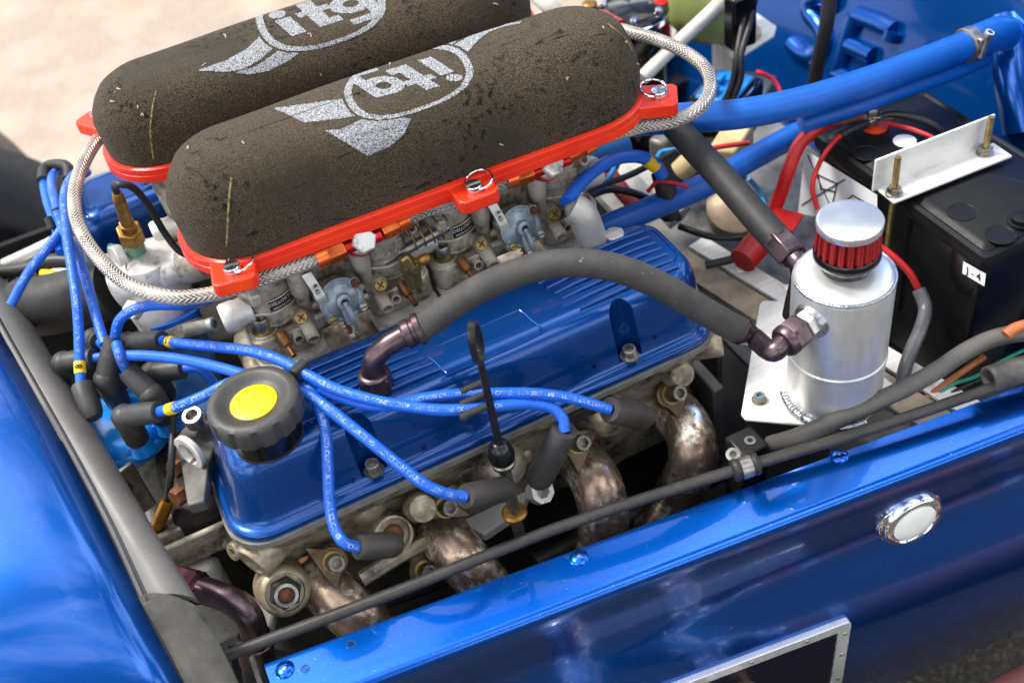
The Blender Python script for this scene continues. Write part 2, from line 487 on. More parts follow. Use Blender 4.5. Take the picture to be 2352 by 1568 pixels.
# ---------------------------------------------------------------- lettering
TXT = {}
def text2d(s, bold=0.0):
    key = (s, bold)
    if key in TXT: return TXT[key]
    cu = bpy.data.curves.new('t', 'FONT'); cu.body = s; cu.size = 1.0; cu.resolution_u = 2; cu.offset = bold
    cu.fill_mode = 'FRONT'
    o = bpy.data.objects.new('t', cu); COL.objects.link(o)
    dg = bpy.context.evaluated_depsgraph_get()
    me = bpy.data.meshes.new_from_object(o.evaluated_get(dg))
    vs = [(v.co.x, v.co.y) for v in me.vertices]; fs = [tuple(p.vertices) for p in me.polygons]
    bpy.data.objects.remove(o); bpy.data.curves.remove(cu); bpy.data.meshes.remove(me)
    TXT[key] = (vs, fs); return TXT[key]
def flat_text(name, s, o, ex, ey, size, m, parent, bold=.02, centre=True, lift=.0003):
    vs, fs = text2d(s, bold); b = B()
    ex, ey = V(ex).normalized(), V(ey).normalized(); n = ex.cross(ey)
    w = max(v[0] for v in vs) / 2 if centre else 0
    h = .35 if centre else 0
    b.add([V(o) + n * lift + ex * ((v[0] - w) * size) + ey * ((v[1] - h) * size) for v in vs], fs)
    return b.obj(name, m, parent, ang=None)
def tube_text(name, s, pts, r, start, size, m, parent, seg=8, face=VIEW, bold=.03, rev=False, turn=0.):
    path = smoothpath(pts, seg)
    if rev: path = path[::-1]
    L_ = [0.]
    for i in range(1, len(path)): L_.append(L_[-1] + (path[i] - path[i - 1]).length)
    vs, fs = text2d(s, bold); b = B(); out = []; lim = L_[-1]
    for (tx, ty) in vs:
        d = min(start + tx * size, lim - 1e-5)
        i = 0
        while i < len(L_) - 2 and L_[i + 1] < d: i += 1
        k = (d - L_[i]) / max(L_[i + 1] - L_[i], 1e-9)
        p = path[i].lerp(path[i + 1], k)
        i2 = min(i + 2, len(path) - 1); i0 = max(i - 1, 0)
        t = (path[i + 1] - path[i0]).normalized().lerp((path[i2] - path[i]).normalized(), k).normalized()
        n = (face - t * face.dot(t)).normalized(); y = n.cross(t)
        q = (ty - .35) * size / r + turn
        out.append(p + (n * math.cos(q) + y * math.sin(q)) * (r + .00025))
    keep = [f for f in fs if all(start + vs[i][0] * size < lim - .001 for i in f)]
    if not keep: return None
    b.add(out, keep)
    return b.obj(name, m, parent, ang=None)
# ================================================================ ground and car body
b = B(); b.add([(-60, -60, -.62), (60, -60, -.62), (60, 60, -.62), (-60, 60, -.62)], [(0, 1, 2, 3)])
struct(b.obj('ground', GROUND, ang=None))
# coarse gravelly tarmac; shade on the car's near side put into its dark colour
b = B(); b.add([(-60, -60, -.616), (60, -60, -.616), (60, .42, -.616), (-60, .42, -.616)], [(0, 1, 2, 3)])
struct(b.obj('road', mat('shaded_coarse_tarmac', '4c453c', .9, 0, '2f2b26', 120, spread=(.35, .65), bump=.8, bscale=130, bdist=.008, dirt='6b604f', dscale=160, drange=(.55, .62)), ang=None))

# chassis floor and rails under the engine; bay shade put into the sheets' near-black colour
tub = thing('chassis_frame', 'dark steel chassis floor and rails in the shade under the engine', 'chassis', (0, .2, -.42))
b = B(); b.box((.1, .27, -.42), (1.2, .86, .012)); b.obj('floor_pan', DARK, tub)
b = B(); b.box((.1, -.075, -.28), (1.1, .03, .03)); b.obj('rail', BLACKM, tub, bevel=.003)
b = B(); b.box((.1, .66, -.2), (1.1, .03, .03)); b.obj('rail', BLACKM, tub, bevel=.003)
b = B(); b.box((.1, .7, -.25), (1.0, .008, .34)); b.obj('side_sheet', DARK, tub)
# square tube post below the catch can plate
p = at(1715, 1010, -.06)
b = B(); b.box((p.x, p.y, -.17), (.028, .028, .22)); o_post = b.obj('post', BLACKM, tub, bevel=.003)
b = B(); b.lathe((p.x + .002, p.y - .002, -.0602), (0, 0, 1), [(.005, 0), (.005, .0008), (.0025, .0008), (.002, -.001), (0, -.001)], 20); b.obj('post_rivet', STEEL, o_post)

# ---------------------------------------------------------------- near side body panel
i0, i1 = at(605, 1522, -.05), at(2352, 881, -.05)
o0, o1 = at(847, 1565, -.05), at(2198, 1045, -.05)
def on_line(a, b_, x): return a.lerp(b_, (x - a.x) / (b_.x - a.x))
panel = thing('side_body_panel', 'glossy blue side body panel with flat riveted top edge along the engine bay', 'body panel', (0, -.16, -.3))
def psec(x):
    a = on_line(i0, i1, x); c = on_line(o0, o1, x)
    w = (c - a); w.z = 0; n = w.normalized(); L_ = w.length
    k_ = max(0, min(1, (x + .05) / .35))
    prof = [(.004, -.03), (0, -.004), (.0015, 0), (.012, .0), (L_ * .5, .0), (L_ - .006, .0), (L_ - .0035, -.0003), (L_ - .0012, -.0014), (L_ + .0004, -.0032), (L_ + .0012, -.006), (L_ + .0014, -.009),
            (L_ + .0008, -.02), (L_ - .005, -.05), (L_ - .011, -.08), (L_ - .0125 + .002 * k_, -.098), (L_ - .009 + .004 * k_, -.115), (L_ - .003 + .006 * k_, -.135), (L_ + .003 + .006 * k_, -.16), (L_ + .006 + .006 * k_, -.20),
            (L_ + .004 + .005 * k_, -.27), (L_ - .004, -.34), (L_ - .016, -.40), (L_ - .03, -.43), (L_ - .036, -.42), (L_ - .01, -.33), (L_ - .006, -.2), (L_ - .017, -.1), (L_ - .003, -.018), (L_ * .5, -.004), (.006, -.006)]
    return [V((a.x, a.y, -.05)) + n * d + Z * h for d, h in prof]
xs = [-.2285 + .8785 * k / 48 for k in range(49)]
b = B(); b.rings([psec(x) for x in xs]); panel_o = b.obj('panel_skin', BODY, panel, ang=50)
# left end of the lip: narrow dark joint flange
e = at(600, 1545, -.055)
b = B(); b.box((e.x - .003, e.y - .012, -.068), (.004, .06, .03)); b.obj('end_flange', SEAL, panel, bevel=.001)
def panel_normal_at(u, v):
    d = ray(u, v)
    best = bvh_panel.ray_cast(CAMPOS, d)
    return best[0], best[1]
bvh_panel = BVHTree.FromPolygons([v.co for v in panel_o.data.vertices], [p.vertices for p in panel_o.data.polygons])
for (u, v) in ((654, 1537), (1330, 1280), (1927, 1046)):
    q, n = panel_normal_at(u, v)
    b = B(); b.lathe(q, Z, [(.0078, -.0003), (.0078, .0007), (.0068, .0016), (.004, .0026), (.0018, .0028), (.0016, .002), (0, .0019)], 28)
    r_ = b.obj('rivet', BODY, panel)
    b = B(); b.cyl(q + Z * .0018, q + Z * .0022, .0015, n=12); b.obj('rivet_core', STEEL, r_)
for (u, v) in ((806, 1479), (701, 1535)):
    q, n = panel_normal_at(u, v)
    b = B(); b.lathe(q, Z, [(.0036, 0), (.0036, .0003), (.0028, .0003), (.0026, -.0012), (0, -.0012)], 18); b.obj('hole_liner', BLACKM, panel)

# side repeater lamp
q, n = panel_normal_at(2085, 1182)
n = V((-.1, -1, .02)).normalized()
lamp = thing('side_lamp', 'round chrome ringed side lamp with white lens on the blue panel', 'lamp', q)
q = q + n * .001
b = B(); b.lathe(q, n, [(.031, -.012), (.0312, .001), (.0305, .003), (.0288, .0042), (.0285, .006), (.0278, .0082), (.0258, .010), (.0232, .0102), (.0218, .0088), (.0212, .0065)], 48); b.obj('bezel', CHROME, lamp)
b = B(); b.lathe(q, n, [(.0214, .006), (.0205, .0098), (.017, .0115), (.010, .0125), (0, .0128)], 40); ln = b.obj('lens', LENS, lamp)
e1, e2, _ = basis(n)
for k in range(-6, 7):
    hw = math.sqrt(max(.0185 ** 2 - (k * .0028) ** 2, 1e-8))
    b = B(); c = q + n * (.0118 - .0000095 * (k * 2.8) ** 2) + X * (k * .0028)
    zz = (Z - n * n.z).normalized()
    b.tube([c - zz * hw * .93 - n * .0012, c, c + zz * hw * .93 - n * .0012], .0007, 6, 4); b.obj('lens_rib', LENS, ln)

# bright framed vent opening in the panel
vent = thing('vent_frame', 'bright metal frame with screws round an opening in the blue side panel', 'frame')
corners = [panel_normal_at(u, v)[0] for u, v in ((1520, 1575), (1950, 1413))]
c1 = corners[1]; c0 = corners[0]
ex = (c1 - c0).normalized(); ey = panel_normal_at(1930, 1590)[0] - c1; ey = (ey - ex * ey.dot(ex)).normalized(); nn = ey.cross(ex).normalized()
if nn.y > 0: nn = -nn
W_, H_, T_ = .235, .13, .0125

org = c1 - ex * (W_) + nn * .0035; ey = (ey + nn * .07).normalized()
outer = rrect(0, W_, 0, H_, .007); inner = rrect(T_, W_ - T_, T_, H_ - T_, .003)
b = B(); lo = [org + ex * p[0] + ey * p[1] for p in outer]; li = [org + ex * p[0] + ey * p[1] for p in inner]
b.rings([lo, [p + nn * .0022 for p in lo], [p + nn * .0022 for p in li], [p - nn * .006 for p in li], [p - nn * .016 for p in lo]], closed=True); fr_ = b.obj('frame', mat('bright_trim', 'e9eae8', .26, .55, 'dcdcd8', 40), vent, bevel=.0006)
b = B(); b.add([org + ex * p[0] + ey * p[1] + nn * .0002 for p in inner], [tuple(range(len(inner)))]); b.obj('opening_shade_sheet', mat('opening_shade', '070b22', .35), vent, ang=None)  # flat dark sheet stands for the shade inside the opening
for (a, c) in ((W_ - .0055, .018), (W_ - .0055, .055), (W_ - .0055, .1), (W_ - .045, .0055), (W_ - .1, .0055), (W_ - .16, .0055)):
    b = B(); b.dome(org + ex * a + ey * c + nn * .0022, nn, .0024, .0014, 14, 3); b.obj('screw', STEEL, fr_)

# ---------------------------------------------------------------- nose cone on the left with its seal
nose = thing('nose_cone', 'glossy blue nose cone in the lower left corner reflecting the sky', 'body panel', (-.4, .1, -.1))
edge = [at(-60, 640, .06), at(0, 763, .056), at(80, 905, .052), at(160, 1050, .043), at(222, 1170, .034), at(277, 1285, .023), at(327, 1395, .008), at(417, 1568, -.025), at(470, 1690, -.065), at(500, 1800, -.12)]
edge = smoothpath(edge, 4)
rows = []
for j in range(15):
    s_ = j / 14 * .34
    row = []
    for p in edge:
        low = max(0., min(1., (.06 - p.z) / .1))
        row.append(p + X * (-s_) + Z * (.20 * s_ - .62 * s_ * s_ - low * s_ * .10 - (.004 if j == 0 else 0)) + Y * (low * .22 * s_))
    rows.append(row)
b = B(); n_ = len(edge)
for r in rows: b.v += r
for j in range(14):
    for k in range(n_ - 1): b.f.append((j * n_ + k, j * n_ + k + 1, (j + 1) * n_ + k + 1, (j + 1) * n_ + k))
o = b.obj('nose_skin', NOSE, nose, ang=60)
md = o.modifiers.new('thick', 'SOLIDIFY'); md.thickness = .004; md.offset = -1
# rubber edge seal
sr = [at(-60, 495, .03), at(0, 613, .03), at(253, 1045, .03), at(360, 1225, .022), at(452, 1375, .008)]
sl = [at(-60, 648, .062), at(6, 770, .058), at(165, 1052, .045), at(255, 1225, .032), at(330, 1392, .01)]
def strip(name, left, right, m, parent, crown=.008, thick=.006, seg=6, n=9):
    Ls, Rs = smoothpath(left, seg), smoothpath(right, seg); rings = []
    for a, c in zip(Ls, Rs):
        top = [a.lerp(c, k / (n - 1)) + Z * (crown * math.sin(math.pi * k / (n - 1)) ** .8) for k in range(n)]
        bot = [p - Z * thick for p in reversed(top)]
        rings.append(top + bot)
    q = B(); q.rings(rings); return q.obj(name, m, parent, ang=50)
strip('edge_seal', sl, sr, SEAL, nose, .012)
strip('seal_lip', [p + V((.003, 0, .0035)) for p in sl], [p.lerp(c, .22) + Z * .006 for p, c in zip(sl, sr)], RUBBER, nose, .003, .003)
strip('taped_seal_end', [at(318, 1372, .013), at(375, 1470, -.005), at(440, 1600, -.03)], [at(455, 1392, .008), at(500, 1470, -.006), at(565, 1605, -.03)], TAPE, nose, .012)

# ---------------------------------------------------------------- blue bulkhead, upper right, raised letters S E
bulk = thing('bulkhead', 'glossy blue moulded bulkhead with large raised letters S and E', 'bulkhead', (.65, .2, -.1))
tilt = .31
def bp(y, h):                 # point on the bulkhead sheet: y across, h up the slope
    xx = .632 + .02 * math.sin((y - .1) * 4.) - max(0, (-.03 - y)) ** 1.5 * 2.2
    return V((xx + tilt * h, y, -.02 + h))
b = B(); ny, nh = 40, 24
for i in range(ny + 1):
    for j in range(nh + 1): b.v.append(bp(-.11 + .81 * i / ny, -.33 + .75 * j / nh))
for i in range(ny):
    for j in range(nh): b.f.append((i * (nh + 1) + j, (i + 1) * (nh + 1) + j, (i + 1) * (nh + 1) + j + 1, i * (nh + 1) + j + 1))
o = b.obj('bulkhead_sheet', NOSE, bulk, ang=60)
md = o.modifiers.new('thick', 'SOLIDIFY'); md.thickness = .004; md.offset = 1
bvh_b = BVHTree.FromPolygons([v.co for v in o.data.vertices], [p.vertices for p in o.data.polygons])
def onb(u, v, lift=.004):
    q, n, _, _ = bvh_b.ray_cast(CAMPOS, ray(u, v))
    if q is None: q = atx(u, v, .66); n = V((-1, 0, .3)).normalized()
    if n.x > 0: n = -n
    return q + n * lift
def stroke(name, pts, r, par):
    bb = B(); bb.tube([onb(u, v, .002) for u, v in pts], r, 10, 5); 
    return bb.obj(name, NOSE, par, ang=60)
le = stroke('letter_e', [(1968, 38), (1948, 95), (1925, 170)], .0115, bulk)
stroke('letter_arm', [(1972, 36), (2015, 52), (2058, 72)], .0115, le)
stroke('letter_arm', [(2058, 72), (2050, 92)], .0115, le)
stroke('letter_arm', [(1955, 105), (1985, 118), (2010, 130)], .0115, le)
stroke('letter_arm', [(1925, 170), (1965, 186), (2000, 198)], .0115, le)
stroke('letter_s', [(1925, 12), (1895, -6), (1866, 6), (1862, 28), (1888, 62), (1897, 100), (1878, 128), (1846, 122), (1822, 100)], .0115, bulk)
b = B(); b.tube([onb(2300, 60, .0), onb(2330, 110, .006), onb(2345, 190, .008), onb(2350, 300, 0)], .02, 12, 5); b.obj('moulded_rib', NOSE, bulk)

# side exhaust outside the panel: runs back below the frame, its end shows at the lower right corner
sx = thing('side_exhaust', 'brown heat shielded exhaust pipe along the lower right corner', 'exhaust', (.5, -.29, -.62))
b = B(); b.tube([(.17, -.285, -.33), (.26, -.29, -.335), (.6, -.30, -.335), (1.0, -.32, -.335)], .044, 32, 4); b.obj('shielded_pipe', OLDPIPE, sx, ang=50)
for pts in ([(.02, -.15, -.27), (.0, -.21, -.235), (.02, -.26, -.225), (.09, -.285, -.25), (.15, -.285, -.30), (.2, -.287, -.33)], [(.14, -.16, -.28), (.12, -.22, -.26), (.14, -.262, -.265), (.19, -.28, -.30), (.24, -.287, -.33)]):
    b = B(); b.tube(pts, .022, 24, 6); b.obj('front_pipe', EXH, sx)
for x in (.26, .5): 
    b = B(); b.lathe((x, -.291, -.335), X, [(.044, 0), (.047, .002), (.047, .02), (.044, .022)], 32); b.obj('joint_band', STEEL, sx)

# dim chassis parts in the gap beside the exhaust pipes
b = B(); b.tube([at(1230, 1290, -.2), at(1480, 1170, -.2), at(1700, 1060, -.2)], .011, 14, 3); b.obj('diagonal_tube', mat('dusty_black_tube', '2a2826', .5, .2, '3a3632', 40), tub)
b = B(); b.box(at(1455, 1040, -.12) + Y * .02, (.05, .012, .04), (V((.9, 0, .3)).normalized(), Y, V((-.3, 0, .9)).normalized())); b.obj('mount_bracket', OLDALU, tub, bevel=.002)
b = B(); b.tube([at(880, 1380, -.15), at(980, 1345, -.15), at(1100, 1290, -.16)], .007, 12, 3); b.obj('brake_line', MATS['dusty_black_tube'], tub)
b = B(); b.box(at(1640, 960, -.13) + Y * .02, (.012, .06, .10)); b.obj('upright_plate', OLDALU, tub, bevel=.002)
# ================================================================ engine: heads, block, manifold
def rocker_cover(name, label, mirror, detail=True):
    T = (lambda x, y, z: V((x, y, z))) if not mirror else (lambda x, y, z: V((x - .058, .545 - y, z)))
    root = thing(name, label, 'rocker cover', T(0, .06, 0), 'finned rocker covers')
    def loop(z, x0, x1, y0, y1, r): return [T(x, y, z) for x, y in rrect(x0, x1, y0, y1, r, 7)]
    b = B()
    sec = [(0, 0), (.004, -.0006), (.0060, .0002), (.0074, .0018), (.0082, .004), (.0090, .0058), (.0105, .0074), (.0135, .0088), (.022, .0108), (.036, .0138), (.05, .017), (.056, .0187), (.0605, .0208), (.0640, .0234),
           (.0664, .0265), (.0680, .0302), (.0687, .0338), (.0688, .0362), (.0677, .0372), (.0677, .0384), (.0688, .0394), (.0688, .0400), (.0688, .044)]
    b.rings([loop(z, -.215 + i_, .238 - i_ * .5, i_, .13 - i_ * .9, max(.034 - i_ * .55, .012)) for z, i_ in sec])
    o = b.obj('cover_shell', BLUE, root)
    if detail:
        for (u, v) in ((868, 1104), (1447, 824)):
            p = aty(u, v, .0105)
            c = B(); c.lathe((p.x, p.y, .0135), V((0, .17, 1)), [(.0112, 0), (.0112, .046), (.008, .056)], 24); cut(o, c)
            c = B(); c.box((p.x, p.y - .012, .0215), (.0224, .026, .016)); cut(o, c)
        for (u, v, z) in ((971, 1024, .045), (1362, 838, .045), (1501, 771, .045), (808, 1100, .04)):
            p = at(u, v, z); d = ray(u, v).normalized()
            c = B(); c.cyl(aty(u, v, .0) - Y * .004, aty(u, v, .0) + V((0, .0, 0)) + d * .03, .0022, n=14); cut(o, c)
    b = B(); b.rings([loop(-.0058, -.2175, .2405, -.0026, .1325, .036), loop(-.0001, -.2175, .2405, -.0026, .1325, .036)]); b.obj('gasket', GASK, root)
    return root, o, T
rc, rc_o, T0 = rocker_cover('rocker_cover', 'blue finned rocker cover nearest the side panel, with the oil filler', False)
for (u, v) in ((868, 1104), (1447, 824)):
    p = aty(u, v, .0105); q = V((p.x, p.y, .0137))
    b = B(); b.lathe(q, Z, [(.0085, 0), (.0085, .0018), (.0045, .0018)], 24); w = b.obj('washer', STEEL, rc)
    b = B(); b.bolt(q + Z * .0018, Z, .0063, .0085, n=24); b.obj('cap_bolt', STEEL, rc)
ZT = .0688
def rib(x0, x1, y, root, T, r=.0019):
    b = B(); a, c = T(x0, y, ZT + .0002), T(x1, y, ZT + .0002)
    rings = []
    for k in range(7):
        t = k / 6; e_ = min(1, min(t, 1 - t) * 30 + .35)
        rings.append([a.lerp(c, t if 0 < k < 6 else t) + Y * (math.cos(q) * r) + Z * (math.sin(q) * r * 1.5 * e_) for q in (math.pi * i / 8 for i in range(9))])
    b.rings(rings); return b.obj('rib', BLUE, root, ang=60)
def ribs(root, T, pairs):
    for k in range(7):
        y = .0325 + k * .0098
        for (a, c, sh) in pairs:
            if c == 'r': rib(a - sh * k, .212, y, root, T)
            else: rib(a, c - sh * k, y, root, T)
ribs(rc, T0, ((-.118, -.012, .0028), (.1155, 'r', .0028)))
# plain centre plate
pl = [at(u, v, ZT) for u, v in ((976, 808), (1192, 711), (1251, 761), (1031, 861))]
b = B(); 
def inset(ps, d):
    c = sum(ps, V()) / len(ps); return [p + (c - p).normalized() * d for p in ps]
b.tube([q_ for a_, c_ in zip(pl, pl[1:] + pl[:1]) for q_ in (a_.lerp(c_, .03), a_.lerp(c_, .5), a_.lerp(c_, .97))], .0008, 8, 2, closed=True); b.obj('panel_border', BLUE, rc)
rc2, rc2_o, T1 = rocker_cover('rocker_cover', 'blue finned rocker cover half hidden behind the air filters on the far side', True, False)
ribs(rc2, T1, ((-.118, -.012, .0028), (.1155, 'r', .0028)))
for x in (-.09, .11):
    b = B(); b.cyl(T1(x, .1285, .012), T1(x, .1215, .05), .011, .004, 16); b.obj('bolt_pocket', BLUE, rc2)

# cylinder head below the near cover
head = thing('cylinder_head', 'oil stained cast alloy cylinder head below the near rocker cover', 'cylinder head', (0, .06, -.1))
b = B()
def hl(z, x0, x1, y0, y1, r): return [V((x, y, z)) for x, y in rrect(x0, x1, y0, y1, r, 5)]
b.rings([hl(-.14, -.2, .222, .03, .14, .02), hl(-.09, -.2, .222, .026, .135, .02), hl(-.06, -.202, .224, .02, .131, .022), hl(-.03, -.205, .227, .012, .13, .028), hl(-.016, -.2075, .2295, .002, .13, .033), hl(-.0046, -.208, .23, 0, .13, .034)])
b.obj('head_casting', HEADM, head)
def boss(u, v, z, d, r, L_, m=HEADM, hole=0, name='boss', n=24, par=None):
    p = at(u, v, z); d = V(d).normalized(); b = B()
    pr = [(r * 1.15, -L_), (r * 1.02, -.004), (r, -.0008), (r * .94, 0)]
    if hole: pr += [(hole, 0), (hole * .94, -.008), (0, -.008)]
    b.lathe(p, d, pr, n); return b.obj(name, m, par or head)
boss(672, 1200, -.022, (.02, -.72, .7), .0125, .03)
boss(972, 1168, -.022, (.02, -.72, .7), .0115, .03)
boss(1568, 858, -.022, (.02, -.72, .7), .0115, .03)
boss(578, 1296, -.030, (-.86, -.5, -.1), .0172, .065, hole=.0115, name='end_boss')
boss(533, 1268, -.022, (-.8, -.4, .3), .008, .02, hole=.0035)
boss(1660, 790, -.012, (.85, -.5, .1), .011, .05, hole=.006)
b = B(); p = at(655, 1360, -.055); d = V((.05, -.8, .6)).normalized()
b.lathe(p, d, [(.024, -.03), (.0215, -.004), (.0185, 0), (.0165, .0006), (.0158, -.003), (.0, -.003)], 32); sb = b.obj('stud_seat', HEADM, head)
b = B(); b.lathe(p, d, [(.0135, -.003), (.0135, .0045), (.0118, .006), (.0095, .006), (.0088, .0095), (.0064, .0095), (.0064, .0012)], 6); b.obj('stud_nut', CASTD, sb)
b = B(); b.lathe(p, d, [(.0098, -.003), (.0098, .0108), (.0072, .0112), (.0068, .0075), (.006, .0075)], 24); b.obj('stud_collar', STEEL, sb)
b = B(); b.lathe(p, d, [(.0061, -.003), (.0061, .009), (.005, .0098), (0, .0098)], 20); b.obj('stud', RUST, sb)
b = B(); p = at(905, 1228, -.05); b.lathe(p, d, [(.0185, -.03), (.0165, 0), (.0145, .0005), (.0135, -.006), (0, -.006)], 28); sb = b.obj('stud_seat', HEADM, head)
b = B(); b.bolt(p - d * .004, d, .0085, .006, n=20, sock=False); b.obj('stud', RUST, sb)
# rounded port lugs between the exhaust flanges, lower lug with eye
for (u, v, z, r) in ((860, 1180, -.035, .02), (1090, 1090, -.045, .022), (1180, 1095, -.045, .019), (1415, 975, -.04, .02)):
    p = at(u, v, z) + Y * .012; b = B(); b.lathe(p, V((.15, -.75, .2)), [(r * 1.5, -.03), (r * 1.2, -.008), (r * .9, .004), (r * .5, .010), (0, .012)], 24); b.obj('port_lug', HEADM, head)
p = at(1246, 1127, -.07); d2 = V((.25, -.7, .65)).normalized()
b = B(); b.lathe(p, d2, [(.0115, -.012), (.0122, -.002), (.0115, .001), (.0068, .001), (.0063, -.014), (.006, -.014)], 8); b.obj('lifting_eye', CASTL, head)
b = B(); b.box(at(1100, 1100, -.062) + Y * .012, (.11, .03, .02)); b.obj('web', HEADM, head, bevel=.006)
b = B(); p0, p1 = at(1350, 990, -.07), at(1520, 905, -.07); b.tube([p0, p0.lerp(p1, .5), p1], .006, 8, 3); b.obj('rail_casting', HEADM, head)
b = B(); p0, p1 = at(830, 1330, -.075), at(985, 1240, -.075); b.tube([p0, p0.lerp(p1, .5) + Z * .002, p1], .007, 8, 3); b.obj('rail_casting', HEADM, head)
cl = aty(1352, 936, -.001); b = B(); b.box((cl.x, .004, -.0165), (.048, .012, .011), (X, Y, Z)); cp = b.obj('casting_pad', CASTD, head, bevel=.0008)
for k in range(4):
    b = B(); b.box((cl.x - .012 + k * .005, -.0024, -.0175), (.0006, .0008, .006)); b.obj('date_mark', CASTD, cp)

# alloy block web between the pipes, patch of sunlight painted in as white
b = B(); pts = [at(u, v, -.13) for u, v in ((1115, 1245), (1060, 1215), (1100, 1150), (1170, 1120), (1215, 1150), (1205, 1185))]
b.rings([pts, [p + Z * .012 for p in pts]]); tag(b.obj('block_web', mat('sunlit_pale_alloy', 'f0ede6', .55, .0, 'e6e2d8', 30), bevel=.002), 'alloy block web below the dipstick tube, sunlight painted into its pale colour', 'casting')
b = B(); pts = [at(u, v, -.12) for u, v in ((565, 1365), (640, 1420), (632, 1452), (600, 1470), (560, 1400))]
b.rings([pts, [p + Z * .012 for p in pts]]); tag(b.obj('engine_mount', mat('sunlit_pale_alloy', 'dedad2'), bevel=.003), 'bright alloy mount plate beside the dark anodised elbow', 'bracket')

# block, far head and valley
blk = thing('engine_block', 'dark oily engine block between and below the two cylinder heads', 'engine block', (0, .27, -.2))
b = B(); b.box((.0, .27, -.24), (.46, .38, .26)); b.obj('crankcase', CASTD, blk, bevel=.01)
b = B(); b.rings([[V((x, .545 - y, z)) for x, y in rrect(-.23, .2, y0, y1, .03)] for z, y0, y1 in ((-.14, .03, .14), (-.03, .012, .13), (-.0046, 0, .13))]); b.obj('far_head', HEADM, blk)
b = B(); b.box((0, .27, -.06), (.42, .26, .05)); b.obj('valley_cover', CASTD, blk, bevel=.006)
# front end castings at lower left
fe = thing('front_cover', 'grimy cast alloy timing cover and water pump at the engine front', 'engine cover', (-.26, .12, -.15))
p = at(440, 1270, -.08)
b = B(); b.box((p.x - .005, p.y + .03, -.13), (.05, .12, .11)); b.obj('pump_body', CASTL, fe, bevel=.012, bseg=3)
for k in range(3):
    b = B(); q = at(385 + k * 28, 1215 + k * 22, -.05); b.box(q, (.07, .006, .03)); b.obj('cooling_rib', CAST, fe, bevel=.002)
q = at(455, 1190, -.04); b = B(); b.box(q + V((0, .02, -.012)), (.06, .05, .02)); b.obj('flange_pad', CAST, fe, bevel=.004)
b = B(); q = at(430, 1245, -.06); b.tube([q + V((-.05, .01, 0)), q, q + V((.035, -.01, 0))], .013, 16, 4); b.obj('water_rail', CASTL, fe)
b = B(); b.box((-.235, .22, -.12), (.05, .28, .2)); b.obj('timing_case', CASTD, fe, bevel=.015)
b = B(); q = at(300, 1130, -.02); b.box(q, (.028, .004, .06), (V((.85, .3, 0)).normalized(), V((-.3, .85, 0)).normalized(), Z)); br = b.obj('bracket_plate', STEEL, fe, bevel=.002)
b = B(); b.bolt(q + V((-.002, -.004, .012)), (-.3, -.8, .2), .009, .007, sock=False); b.obj('hex_bolt', CASTD, br)
# dark metal lug with bright ring and rusty bolts beside the rocker cover's left end
lug = thing('lifting_bracket', 'dark steel bracket with a bright round eye left of the oil filler', 'bracket', at(460, 1010, 0))
b = B(); pts = [at(u, v, .02) for u, v in ((405, 1000), (440, 960), (510, 945), (500, 1010), (480, 1060), (470, 1150), (430, 1160))]
b.rings([[p - Z * .012 for p in pts], pts]); b.obj('plate', mat('grey_steel_plate', '6b6862', .5, .5, '4d4a46', 50, bump=.2), lug, bevel=.0015)
c = at(437, 1038, .03); ax = V((-.85, -.5, .1)).normalized()
b = B(); b.lathe(c, ax, [(.0158, -.0025), (.0165, -.0018), (.0165, .0022), (.0158, .003), (.0105, .003), (.0102, -.0025)], 36); b.obj('eye', CASTL, lug)
for (u, v) in ((412, 1068), (418, 1132)):
    b = B(); b.bolt(at(u, v, .006), (-.8, -.55, .2), .0085, .009, sock=False); b.obj('rusty_bolt', RUST, lug)
c = at(452, 968, .03); b = B(); b.bolt(c, (-.1, -.2, 1), .0095, .012, n=24); b.obj('cap_bolt', STEEL, lug)

# intake manifold
mani = thing('intake_manifold', 'cast alloy intake manifold with runners under the carburettors', 'intake manifold', (.03, .19, -.01))
for (cx, yaw) in ((-.0567, 0), (.1149, 0)):
    for s in (-1, 1):
        b = B(); x = cx + s * .054
        b.rings([[V((xx, yy, z)) for xx, yy in rrect(x - w, x + w, .165 - d, .19 + d, r_)] for z, w, d, r_ in ((.044, .03, .03, .012), (.034, .031, .031, .012), (.030, .029, .028, .016), (.01, .027, .038, .02), (-.03, .028, .075, .022))])
        b.obj('runner', CASTL, mani)
b = B(); b.box((.03, .2, .0), (.37, .1, .03)); b.obj('plenum', CAST, mani, bevel=.01)
b = B(); b.box((-.03, .128, .005), (.36, .012, .03), (X, (Y * .8 + Z * .6), (Z * .8 - Y * .6))); b.obj('flange', CASTL, mani, bevel=.003)
for x in (-.1, -.01, .08, .17):
    b = B(); b.bolt((x, .122, .02), (0, -.5, .85), .006, .007, n=6, sock=False); b.obj('flange_bolt', CASTL, mani)
# alloy stub pipe and bolt at the right of the manifold
b = B(); b.tube([at(1365, 565, .06) , at(1350, 520, .085), at(1335, 490, .1), at(1315, 478, .105)], .0135, 18, 5); st = b.obj('stub_pipe', mat('white_alloy', 'bdbab2', .45, .4, 'aeaba3', 40, bump=.1), mani)
b = B(); b.box(at(1335, 492, .095), (.022, .03, .016)); b.obj('stub_block', MATS['white_alloy'], mani, bevel=.006)
b = B(); b.box(at(1380, 575, .055), (.06, .03, .008)); b.obj('stub_flange', CASTL, mani, bevel=.002)
b = B(); b.bolt(at(1412, 552, .062), Z, .009, .009, n=20, sock=False); b.obj('stub_bolt', CASTL, mani)

